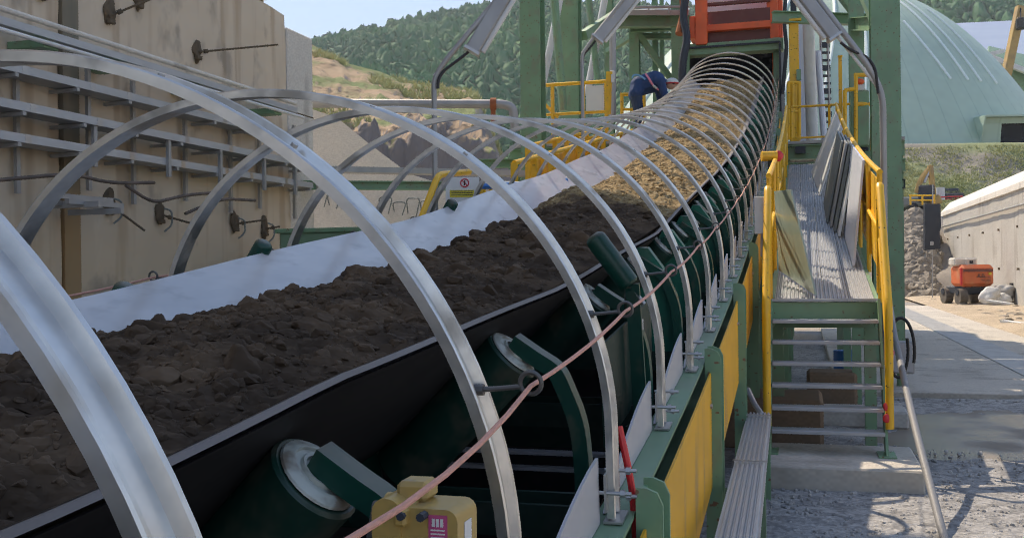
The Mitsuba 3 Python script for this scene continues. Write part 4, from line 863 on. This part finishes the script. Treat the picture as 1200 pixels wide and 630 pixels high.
k = thing('yellow_post', 'tall slim yellow post standing at the upper end of the walkway', 'post'); put('shaft', box(.06, .06, 1.5, spot(985, 118, 17.9), .006), 'yellow_paint', k); put('cap', box(.08, .08, .03, spot(985, 118, 17.9) + V(0, 0, .77), .006), 'yellow_paint', k)
k = thing('yellow_cage', 'narrow yellow cage railing at the foot of the yellow column', 'railing')
for px in (924, 929, 936.5): put('post', rod(spot(px, 97, 19.3), spot(px, 164, 19.3), .035, 8), 'yellow_paint', k)
for py in (97, 131): put('rail', rod(spot(923, py, 19.3), spot(938, py, 19.3), .03, 8), 'yellow_paint', k)
k = thing('yellow_column', 'yellow box column right of the orange chute', 'column'); a_, b_ = spot(930, 25, 20.6), spot(930, 168, 20.6)
put('shaft', box(.19, .19, a_[2] - b_[2], (a_[0], a_[1], (a_[2] + b_[2]) / 2), .012), 'yellow_paint', k); put('cap', box(.3, .28, .05, a_, .006), 'yellow_paint', k); put('switch_box', box(.09, .1, .22, spot(936, 88, 20.4), .01), GP, k); put('hanger', box(.12, .12, .5, a_ + V(0, 0, .3)), 'navy', k)
k = thing('orange_lamp', 'small orange lamp on a green stand inside the yellow gate', 'lamp'); c = spot(1007, 96, 17.6); put('dome', trimesh.creation.capsule(.02, .08, count=[16, 16]).apply_translation(c) if False else lump((.085, .085, .055), 1, 3, .03).apply_translation(c), 'orange_paint', k); put('base', box(.16, .14, .1, c - V(0, 0, .11), .01), 'white_paint', k); put('stand', box(.3, .2, .95, c - V(0, 0, .64), .02), GP, k)
k = railing('yellow_railing', 'yellow railing with a grey panel on the left tower platform', [(-3.36, 18.85, 3.85), (-2.0, 18.85, 3.85)], 1.12, [(-3.36, 18.85, 3.85), (-3.05, 18.85, 3.85), (-2.46, 18.85, 3.85), (-2.02, 18.85, 3.85)], .035, (.5, .08))
put('corner_brace', rod((-3.34, 18.85, 4.75), (-2.95, 18.85, 4.35), .03, 8), 'yellow_paint', k); put('panel', box(.34, .02, .5, (-2.24, 18.87, 4.66)), 'grey_sheet', k)
k = thing('yellow_board', 'narrow yellow upright board at the right end of the left platform railing', 'board'); put('board', bar(spot(712, 134, 18.6), spot(714, 84, 18.6), .11, .03), 'yellow_paint', k); put('clip', box(.05, .06, .14, spot(718, 92, 18.5)), 'white_paint', k)
railing('yellow_railing', 'pale yellow railing between the worker and the yellow board', [spot(727, 140, 20.5), spot(757, 140, 20.5)], .50, [spot(729, 140, 20.5), spot(755, 140, 20.5)], .035, (.4,), False)

# head chute
ko = thing('head_chute', 'orange steel chute head with dark red panels above the green portal', 'chute')
def pbox(px0, py0, px1, py1, d, t): 
    a_, b_ = spot(px0, py0, d), spot(px1, py1, d); return box(abs((b_ - a_) @ rgt) / rgt[0], t, abs(a_[2] - b_[2]), ((a_[0] + b_[0]) / 2, (a_[1] + b_[1]) / 2 + t / 2, (a_[2] + b_[2]) / 2), .01)
put('post', pbox(814, -60, 828, 52, 22, .3), 'orange_paint', ko); put('post', pbox(898, -60, 912, 50, 22, .3), 'orange_paint', ko)
put('side_wing', pbox(808, 19, 814.5, 45, 22.1, .6), 'orange_paint', ko); put('side_wing', pbox(911.5, -60, 917, 45, 22.1, .9), 'orange_paint', ko)
put('cross_bar', pbox(826, 27, 900, 34, 22.05, .25), 'orange_paint', ko); put('panel', pbox(826, 12, 900, 28, 22.2, .05), 'brown_red', ko); put('panel', pbox(826, 33, 900, 54, 22.2, .05), 'brown_red', ko); put('top_bar', pbox(826, 1, 900, 4, 22.1, .1), 'brown_red', ko)
put('patch_plate', pbox(854, 15, 892, 24, 22.17, .02), 'rust', ko)
put('cross_bar', pbox(826, -60, 900, -30, 22.1, .2), 'orange_paint', ko)
put('light_panel', pbox(826, -30, 900, 16, 23.4, .05), 'white_sheet', ko)
put('flank', pbox(905, 52, 916, 160, 22.6, .3), 'orange_paint', ko)
kp = thing('portal_housing', 'dark open housing with a green frame at the head of the conveyor', 'housing')
put('lintel', pbox(803, 49, 914, 61, 21.9, .35), GP, kp); put('jamb', pbox(800, 61, 807.5, 140, 21.9, .3), GP, kp); put('jamb', pbox(906, 44, 915, 150, 21.9, .3), GP, kp)
a_, b_ = spot(805, 60, 22.4), spot(908, 60, 22.4)
zt = a_[2]
for nm, c4 in (('roof', [(-1.0, 22.3, zt), (1.05, 22.3, zt), (1.05, 27, zt + .6), (-1.0, 27, zt + .6)]), ('side', [(-1.0, 22.3, 4), (-1.0, 27, 4), (-1.0, 27, 7), (-1.0, 22.3, zt)]), ('side', [(1.05, 22.3, 4), (1.05, 27, 4), (1.05, 27, 7), (1.05, 22.3, zt)]), ('back', [(-1.0, 26.9, 4), (1.05, 26.9, 4), (1.05, 26.9, 7), (-1.0, 26.9, 7)])): put(nm, slab(c4, .04), 'navy', kp, False)
one('hose_bundle', tube(bend([spot(806, -20, 22), spot(800, 20, 22), spot(806, 45, 21.8), spot(800, 70, 21.7), spot(799, 100, 21.7)], .3, 6), .085, 10), 'navy', 'thick dark hose bundle hanging left of the orange chute', 'hose')
one('hose_bundle', tube(bend([spot(797, -20, 22.2), spot(803, 12, 22.2), spot(796, 40, 22)], .3, 6), .09, 10), 'rust', 'brown hose coil hanging above the left end of the portal', 'hose')
one('hose_bundle', tube(bend([spot(921, -20, 21.5), spot(919, 30, 21.5), spot(922, 55, 21.5), spot(917, 110, 21.5)], .3, 6), .04, 8), 'navy', 'thin dark hose hanging between the chute and the yellow column', 'hose')
one('white_pipe', rod(spot(947, 18, 21.5), spot(952, 165, 21.5), .12, 16), 'white_paint', 'thick white downpipe behind the yellow column', 'pipe'); one('white_pipe', rod(spot(958, 60, 22.2), spot(966, 165, 22.2), .07, 12), 'white_sheet', 'thin pale downpipe beside the thick white one', 'pipe')
one('tarpaulin', slab([spot(935, 22, 22), spot(946, 22, 22), spot(950, 166, 22), spot(936, 166, 22)], .03), 'white_sheet', 'pale blue sheeting behind the yellow column', 'sheeting')
k = thing('caged_ladder', 'narrow ladder with dark rungs rising behind the white downpipes', 'ladder')
for px in (961, 969): put('rail', rod(spot(px, 20, 22.6), spot(px + 4, 166, 22.6), .03, 8), 'dull_galvanised', k)
for i, py in enumerate(range(44, 164, 9)): put('rung', bar(spot(960 + (py - 20) * .03, py, 22.6), spot(971 + (py - 20) * .03, py, 22.6), .05, .05 + .07 * (i % 3 == 1)), 'navy', k)

# ------------------------------------------------------------------ light poles
def light(lab, base, pts, fix0, fix1, r, d, cable, w=.13):
    k = thing('light_pole', lab, 'light', 'bent light poles along the conveyor')
    put('pole', tube(bend([base] + pts, .18, 8), r, 12), 'dull_galvanised', k)
    p, x, y, z, L = frame(fix0, fix1, fwd)
    put('arm', rod(pts[0] + V(0, 0, .02), fix1 - V(0, 0, -.02), r * .55, 8), 'white_paint', k)
    f = put('fixture', bar(fix0, fix1, w, .085, fwd, .012), 'dull_galvanised', k); o = x * (w / 2 + .02) * (1 if x[2] < 0 else -1)
    put('tube', rod(fix0 + z * .04 + o, fix1 - z * .04 + o, .026, 10), 'white_paint', f); put('end_plate', bar(fix0 - z * .012, fix0 + z * .012, w * 1.15, .10, fwd), 'steel_bolt', f)
    put('cable', tube(bend(cable, .08, 5), .013, 8), 'black_rubber', k); return k
P1 = [spot(508.5, 92, 9), spot(523, 70, 9), spot(592, -12, 9.1)]
light('bent grey light pole rising left of the hoops against the wooded hill', V(*P1[0][:2], 1.0), P1, spot(553, 60, 9.05), spot(604, -26, 9.1), .024, 9, [spot(549, 61, 9.05), spot(535, 72, 9.03), spot(521, 82, 9), spot(514, 92, 8.98), spot(513, 104, 8.98)])
P2 = [spot(682, 64, 14), spot(690, 52, 14), spot(742, -16, 14)]
light('bent grey light pole in front of the green columns at the top centre', V(*P2[0][:2], 2.2), P2, spot(700, 46, 14), spot(758, -26, 14.1), .024, 14, [spot(698, 48, 14), spot(690, 58, 14), spot(684, 64, 14), spot(683, 78, 14)], .17)
P3 = [spot(1034.5, 112, 9.5), spot(1020, 80, 9.5), spot(940, -24, 9.6)]
light('bent grey light pole in front of the right column with a white lamp', V(*P3[0][:2], 0.6), P3, spot(978, 44, 9.5), spot(926, -24, 9.6), .030, 9.5, [spot(985, 50, 9.5), spot(998, 60, 9.5), spot(1016, 66, 9.5), spot(1026, 80, 9.47), spot(1029, 110, 9.47)], .12)
k = thing('lamp_mast', 'straight grey mast with a small white box behind the pale yellow railing', 'mast'); put('mast', rod(spot(718, 140, 20), spot(718, 20, 20), .065, 12), 'dull_galvanised', k); put('box', box(.09, .1, .16, spot(718, 88, 19.85), .01), 'white_paint', k)

# ------------------------------------------------------------------ left side: stair rail, sign, hose
def lz(y): return 1.26 + .17 * (y - 8)
kl = thing('left_walkway', 'steel walkway with yellow railing climbing along the left side of the conveyor', 'walkway')
for j in range(4):
    y0 = 7.9 + 2.8 * j; put('deck_plank', slab([(-2.1, y0, lz(y0)), (-1.25, y0, lz(y0)), (-1.25, y0 + 2.75, lz(y0 + 2.75)), (-2.1, y0 + 2.75, lz(y0 + 2.75))], .03), 'deck_steel', kl)
for x in (-2.12, -1.23): put('side_beam', bar((x, 7.9, lz(7.9) - .1), (x, 19, lz(19) - .1), .04, .18), GP, kl)
for y in (8.2, 11.5, 15, 18.5):
    for x in (-2.1, -1.25): put('support', box(.09, .09, lz(y) - .1, (x, y, (lz(y) - .1) / 2)), GP, kl)
for x, ys in ((-1.3, 9.9), (-2.12, 13.5)):
    put('handrail', tube([(x, ys, lz(ys) + .98), (x, 19, lz(19) + .98)], .028, 10), 'yellow_paint', kl); put('mid_rail', tube([(x, ys, lz(ys) + .5), (x, 19, lz(19) + .5)], .02, 8), 'yellow_paint', kl)
    for i, y in enumerate(np.arange(ys, 19, .8)): put('rail_post', bar((x, y, lz(y) - .05), (x, y, lz(y) + .98), .065, .05), 'yellow_paint', kl)
for i, y in enumerate(np.arange(13.6, 18.6, 1.6)): put('kick_panel', slab([(-2.14, y, lz(y) + .1), (-2.14, y + 1.5, lz(y + 1.5) + .1), (-2.14, y + 1.5, lz(y + 1.5) + .75), (-2.14, y, lz(y) + .75)], .01), 'guard_yellow', kl)
put('stair_rail', tube(bend([(-1.55, 7.55, 1.0), (-1.55, 7.75, 1.75), (-1.55, 8.35, 2.32), (-1.55, 9.2, 2.42)], .1, 5), .03, 10), 'yellow_paint', kl)
put('stair_rail', tube([(-1.55, 7.6, 1.35), (-1.55, 8.3, 1.95)], .022, 8), 'yellow_paint', kl)
for px in (545, 565, 577): put('rail_post', rod(spot(px, 270, 9.1), spot(px, 222, 9.1), .033, 10), 'yellow_paint', kl)
k = thing('warning_sign', 'white warning sign with red prohibition ring and yellow strip beside the left stair', 'sign')
c = spot(543, 222, 8.7); Sx = rgt; 
def sp(u, h, t=0): return c + Sx * u + V(0, 0, h) - fwd * t
put('board', slab([sp(-.15, -.12), sp(.135, -.12), sp(.135, .105), sp(-.15, .105)], .006), 'white_paint', k, False)
put('yellow_strip', slab([sp(-.115, -.065, .006), sp(.09, -.065, .006), sp(.09, -.005, .006), sp(-.115, -.005, .006)], .003), 'sign_yellow', k, False)
g = np.linspace(0, 2 * np.pi, 29); put('ring', tube(np.array([sp(.012 + .034 * math.cos(t), .055 + .034 * math.sin(t), .006) for t in g]), .005, 6, False), 'sign_red', k)
put('slash', rod(sp(-.012, .079, .006), sp(.036, .031, .006), .004, 6), 'sign_red', k); put('figure', cat([rod(sp(.008, .035, .005), sp(.014, .066, .005), .006, 6), rod(sp(.012, .058, .005), sp(.026, .045, .005), .004, 6), rod(sp(.010, .07, .005), sp(.016, .074, .005), .007, 8)]), 'sign_black', k)
put('lettering', cat([slab([sp(-.105, h, .009), sp(.08, h, .009), sp(.08, h + .006, .009), sp(-.105, h + .006, .009)], .001) for h in (-.05, -.032, -.018)]), 'sign_black', k, False)
put('post', rod(sp(-.05, -.15, -.02), sp(-.05, -1.1, -.02), .018, 8), 'yellow_paint', k)
one('blue_hose', tube(bend([spot(556, 219, 9.4), spot(600, 217, 9.6), spot(630, 219, 9.7), spot(664, 212, 9.9)], .3, 8), .028, 10), 'blue_plastic', 'blue hose lying across the left walkway rail behind the belt', 'hose')
one('white_hose', tube(bend([spot(556, 215.5, 9.45), spot(600, 214, 9.65), spot(632, 216, 9.75), spot(664, 209, 9.95)], .3, 8), .016, 8), 'white_paint', 'thin white hose lying on the blue hose behind the belt', 'hose')

# ------------------------------------------------------------------ person bending over the left platform
import manifold3d as m3
def body(chain, refine=.03, it=6):
    tot = None
    for (a, ra), (b, rb) in chain:
        pts = np.vstack([ICO[1].vertices * ra + a, ICO[1].vertices * rb + b]); h = trimesh.convex.convex_hull(pts)
        mm = m3.Manifold(m3.Mesh(np.asarray(h.vertices, np.float32), np.asarray(h.faces, np.uint32))); tot = mm if tot is None else tot + mm
    tot = tot.refine_to_length(refine); q = tot.to_mesh(); m = trimesh.Trimesh(q.vert_properties[:, :3], q.tri_verts, process=False)
    trimesh.smoothing.filter_taubin(m, iterations=it); return m
kpn = thing('person', 'worker in a navy jacket with pink striped harness bending forward on the left platform', 'person')
F0 = V(-1.42, 19.15, 3.85)
def bp_(r, f, z): return F0 + rgt * r + fwd * f + V(0, 0, z)
hipL, hipR = bp_(-.10, .08, .90), bp_(-.10, -.10, .90); kneeL, kneeR = bp_(-.02, .10, .48), bp_(-.04, -.12, .48); ankL, ankR = bp_(-.10, .10, .09), bp_(-.12, -.12, .09)
chest, waist, neck, head = bp_(.26, 0, 1.13), bp_(-.02, 0, 1.05), bp_(.44, 0, 1.10), bp_(.58, -.02, 1.06)
shL, shR = bp_(.34, .19, 1.10), bp_(.34, -.19, 1.10); elL, elR = bp_(.40, .22, .84), bp_(.42, -.22, .84); haL, haR = bp_(.55, .16, .66), bp_(.58, -.16, .68)
bd = [((hipL, .115), (kneeL, .075)), ((hipR, .115), (kneeR, .075)), ((kneeL, .072), (ankL, .045)), ((kneeR, .072), (ankR, .045)), ((ankL, .045), (bp_(.06, .10, .04), .035)), ((ankR, .045), (bp_(.04, -.12, .04), .035)), ((hipL, .12), (hipR, .12)),
      ((hipL, .125), (waist, .15)), ((hipR, .125), (waist, .15)), ((waist, .17), (chest, .185)), ((chest, .17), (neck, .07)), ((neck, .06), (head, .085)), ((chest, .15), (shL, .085)), ((chest, .15), (shR, .085)),
      ((shL, .075), (elL, .05)), ((shR, .075), (elR, .05)), ((elL, .048), (haL, .032)), ((elR, .048), (haR, .032))]
put('body', body(bd), 'trousers', kpn, True)
jk = [((hipL, .13), (waist, .175)), ((hipR, .13), (waist, .175)), ((hipL, .13), (hipR, .13)), ((waist, .19), (chest, .205)), ((chest, .18), (neck, .085)), ((chest, .17), (shL, .10)), ((chest, .17), (shR, .10)), ((shL, .092), (elL, .066)), ((shR, .092), (elR, .066)), ((elL, .064), (haL + V(0, 0, .05), .046)), ((elR, .064), (haR + V(0, 0, .05), .046))]
put('jacket', body(jk), 'jacket_blue', kpn, True)
hd = [((head - rgt * .03, .088), (head + rgt * .05 - V(0, 0, .03), .075)), ((head + rgt * .09 - V(0, 0, .02), .02), (head + rgt * .06 - V(0, 0, .02), .03))]
put('face', body(hd, .02, 3), 'skin', kpn, True)
put('helmet', trimesh.Trimesh(*(lambda m: (m.vertices * V(.13, .115, .10) + head + V(0, 0, .03) + rgt * .0, m.faces))(ICO[3].slice_plane((0, 0, -.15), (0, 0, 1))), process=False), 'white_paint', kpn, True)
put('helmet_band', tube(np.array([head + V(0, 0, .02) + rgt * .132 * math.cos(t) + fwd * .118 * math.sin(t) for t in g]), .012, 6, False), 'red_plastic', kpn)
for hh_, dz in ((haL, 0), (haR, 0)):
    hm = [((hh_, .030), (hh_ + rgt * .06 - V(0, 0, .03), .026))]
    for i in range(4): 
        f0 = hh_ + rgt * .07 - V(0, 0, .035) + fwd * (-.027 + .018 * i); hm += [((f0, .010), (f0 + rgt * .03 - V(0, 0, .02), .009)), ((f0 + rgt * .03 - V(0, 0, .02), .009), (f0 + rgt * .035 - V(0, 0, .05), .008))]
    hm += [((hh_ + rgt * .02 + fwd * .03, .012), (hh_ + rgt * .055 + fwd * .045 - V(0, 0, .02), .010))]
    put('glove', body(hm, .008, 3), 'white_paint', kpn, True)
t = np.linspace(-.9, 2.5, 16); put('piping', tube(np.array([bp_(.03 - .0 + .16 * math.cos(1.6 + a_ * .6) - .05, -.20, 1.06 + .16 * math.sin(1.0 + a_ * .6)) for a_ in t]), .018, 6), 'piping_blue', kpn)
put('harness_strap', tube(bend([bp_(.08, -.12, 1.25), bp_(.13, -.20, 1.15), bp_(.20, -.215, 1.02), bp_(.32, -.19, .93), bp_(.46, -.17, .96)], .08, 5), .02, 6), 'stripe_pink', kpn); put('harness_band', rod(bp_(.20, -.225, 1.02), bp_(.27, -.215, .965), .022, 8), 'white_paint', kpn)

# ------------------------------------------------------------------ right background
k = thing('boom_lift', 'small orange boom lift parked against the retaining wall', 'lift')
c = spot(1136, 357, 35.6); c[2] = .1
def lb(u, f, h, su, sf, sh, ch=.05): 
    m = box(su, sf, sh, (0, 0, 0), ch); M = np.eye(4); M[:3, 0], M[:3, 1], M[:3, 3] = rgt, fwd, c + rgt * u + fwd * f + V(0, 0, h); m.apply_transform(M); return m
put('hood', lb(.05, -.12, .98, 1.16, .9, .76, .12), 'lift_orange', k); put('red_edge', lb(-.52, -.57, .95, .06, .05, .6, .01), 'red_plastic', k); put('top_box', lb(-.22, .0, 1.46, .8, .5, .28, .05), 'pier', k); put('top_box', lb(-.05, -.05, 1.40, .42, .5, .40, .06), 'pier', k); put('hatch', lb(-.05, -.31, 1.45, .12, .02, .1, .004), 'navy', k)
for i in range(4): put('vent', lb(.30, -.575, .78 + .05 * i, .34, .012, .016, .0), 'navy', k)
put('seam_strip', lb(.05, -.575, 1.16, 1.0, .012, .012), 'brown_red', k); put('warning_sticker', lb(.45, -.575, 1.05, .12, .01, .1), 'sign_yellow', k)
put('chassis', lb(.0, .2, .48, .9, 1.3, .28, .04), 'navy', k)
for u in (-.46, .46):
    for f in (-.42, .75):
        w_ = put('wheel', rod(c + rgt * (u - .13) + fwd * f + V(0, 0, .27), c + rgt * (u + .13) + fwd * f + V(0, 0, .27), .27, 24), 'wheel_grey', k); put('hub', rod(c + rgt * (u - .16) + fwd * f + V(0, 0, .42), c + rgt * (u + .16) + fwd * f + V(0, 0, .42), .12, 12), 'navy', w_)
tm = meshkit.text_mesh('JLG', .11, .006, True); M = np.eye(4); M[:3, 0], M[:3, 1], M[:3, 2] = rgt, (0, 0, 1), -fwd; M[:3, 3] = c + rgt * -.02 + fwd * -.606 + V(0, 0, .93); tm.apply_transform(M); put('lettering', tm, 'navy', k, False)
for i, (u, f, h, s, lab) in enumerate([(.12, -1.3, .26, (.34, .26, .34), 'white sack slumped in front of the lift, left one'), (.50, -1.25, .18, (.36, .26, .24), 'white sack in front of the lift, right one under the grey bundle')]):
    one('sack', lump(s, 11 + i, 3, .25).apply_translation(c + rgt * u + fwd * f + V(0, 0, h)), 'white_paint', lab, 'sack', smooth=True)
one('grey_bundle', lump((.42, .3, .26), 21, 3, .3).apply_translation(c + rgt * .68 + fwd * -1.0 + V(0, 0, .44)), 'dull_galvanised', 'dark grey bundle beside the white sacks', 'bundle', smooth=True)
k = thing('black_bollard', 'short black post beside the grey bundle at the retaining wall', 'post'); put('post', rod(c + rgt * 1.12 + fwd * -.8, c + rgt * 1.12 + fwd * -.8 + V(0, 0, .72), .10, 16), 'black_rubber', k); put('base', rod(c + rgt * 1.12 + fwd * -.8, c + rgt * 1.12 + fwd * -.8 + V(0, 0, .1), .2, 16), 'black_rubber', k)
# dark board
k = thing('dark_board', 'tall dark board with rounded corners standing above the rubble at the wall end', 'board')
q = [spot(1084, 239, 42), spot(1102, 239, 42), spot(1102.5, 266, 42), spot(1101, 272, 42), spot(1102, 291, 42), spot(1084, 293, 42)]
c2 = [((a_ - CAM) @ rgt, a_[2]) for a_ in q]; m = prism(Polygon(c2).buffer(-.03).buffer(.04).exterior.coords[:-1], .16); v = m.vertices.copy(); m.vertices = CAM * V(1, 1, 0) + v[:, :1] * rgt + fwd * (42 + v[:, 2:3]) + v[:, 1:2] * V(0, 0, 1); m.fix_normals(); put('board', m, 'navy', k)
put('label', box(.14, .02, .16, spot(1092, 285, 41.98), .004), 'dull_galvanised', k); put('post', rod((*spot(1092, 290, 42.2)[:2], 0), spot(1093, 216, 42.2), .022, 8), 'dull_galvanised', k)
# excavator
k = thing('excavator', 'weathered yellow excavator with folded arm on the bank behind the wall', 'excavator')
D = 56.0; e = lambda px, py, dd=0: spot(px, py, D + dd)
put('stick', bar(e(1090, 194), e(1094, 232), .26, .2, fwd), 'excavator_yellow', k); put('boom', tube([e(1075, 226), e(1077, 216), e(1081, 207), e(1086, 200), e(1091, 194)], [.17, .16, .15, .13, .10], 6), 'excavator_yellow', k)
put('cylinder', rod(e(1083, 214), e(1089, 200), .1, 10), 'steel_bolt', k); put('cab', box(.8, 1.0, .9, e(1085, 227), .06), 'navy', k); put('body', box(1.7, 1.8, .55, e(1074, 237, 1), .1), 'side_grey', k)
put('bucket', bar(e(1093, 230), e(1097, 240), .6, .6, fwd, .08), 'excavator_yellow', k)
for px in (1072, 1088): put('track', bar(e(px, 243), e(px, 243) + fwd * 2.4, .45, .5, (0, 0, 1), .12), 'black_rubber', k)
railing('barrier_rail', 'yellow tube barrier in front of the excavator', [spot(1066, 240, 54.5), spot(1096, 240, 54.5)], .5, [spot(1067, 240, 54.5), spot(1081, 240, 54.5), spot(1095, 240, 54.5)], .05, (.5,), False)
k = thing('parked_van', 'dark parked van half hidden by the top of the retaining wall', 'van'); c = spot(1110, 233, 60)
put('body', box(1.5, 2.8, .5, c, .08), 'navy', k); put('roof', box(1.2, 1.6, .34, c + V(0, .2, .4), .08), 'glass_dark', k); put('bumper', box(1.5, .06, .08, c + V(0, -1.42, -.1)), 'red_plastic', k)
for s in (-.62, .62): put('wheel', rod(c + V(s - .1, -.9, -.3), c + V(s + .1, -.9, -.3), .3, 16), 'rubber', k)
one('white_barrel', trimesh.creation.cylinder(.24, .7, sections=20).apply_translation(spot(1102, 227, 57.5)), 'white_paint', 'white barrel beside the excavator arm', 'barrel')
one('red_pipe', rod(spot(1098, 231, 57), spot(1128, 230, 58), .035, 8), 'red_plastic', 'red pipe rail in front of the parked van', 'pipe')
# rubble heap
k = thing('rubble_heap', 'grey heap of broken concrete and stones at the end of the retaining wall', 'rubble')
r8 = np.random.default_rng(8); n = 1900; u = r8.random(n); w = r8.random(n)
ppx = 1040 + 74 * u; dd = 44.5 + 6.5 * w; top = np.interp(ppx, [1042, 1060, 1075, 1090, 1108], [330, 262, 250, 262, 318]); pyy = 354 + (top - 354) * w
pos = np.array([spot(a_, b_, d_) for a_, b_, d_ in zip(ppx, pyy, dd)]); sz = .14 + .34 * r8.random(n) ** 2
PD = [lump((1, .8, .7), 60 + i, 1, .5) for i in range(6)]
o_ = np.argsort(-sz)
for i in o_[:60]: put('stone', trimesh.Trimesh(PD[i % 6].vertices @ rotm(r8).T * sz[i] + pos[i], PD[i % 6].faces, process=False), 'debris', k, False)
q = put('stone_mass', scatter(PD, pos[o_[60:]], sz[o_[60:]], r8), 'debris', k, False); labels[q] = {'kind': 'stuff'}
# debris along the wall foot
n = 200; xx = 6.3 + 1.9 * r8.random(n); yy = 24 + 22 * r8.random(n)
q = put('litter', scatter(PD, np.stack([xx, yy, .06 + 0 * xx], 1), .04 + .16 * r8.random(n) ** 3, r8, .5), 'debris', None, False); tag(q, 'scattered stones and scraps on the sand along the retaining wall', 'debris', kind='stuff')
for i, (px, py, d, lab) in enumerate([(1190, 376, 24, 'flat white plank lying on the sand at the right edge'), (1172, 352, 30, 'pale plank leaning on the sand beside the black post')]):
    one('plank', bar(spot(px - 14, py, d), spot(px + 14, py + 4, d - .6), .22, .05), 'white_paint', lab, 'plank')

# ================================================================== HAZE
scene['haze_air'] = {'type': 'homogeneous', 'albedo': rgb((.86, .94, 1.0)), 'sigma_t': .0003}
scene['haze'] = {'type': 'cube', 'to_world': T().translate([0, 300, 100]).scale([1500, 1500, 130]), 'bsdf': {'type': 'null'}, 'interior': {'type': 'ref', 'id': 'haze_air'}}
labels['haze'] = {'label': 'thin pale haze in the air over the valley', 'category': 'haze', 'kind': 'stuff'}
scene['camera']['medium'] = {'type': 'ref', 'id': 'haze_air'}
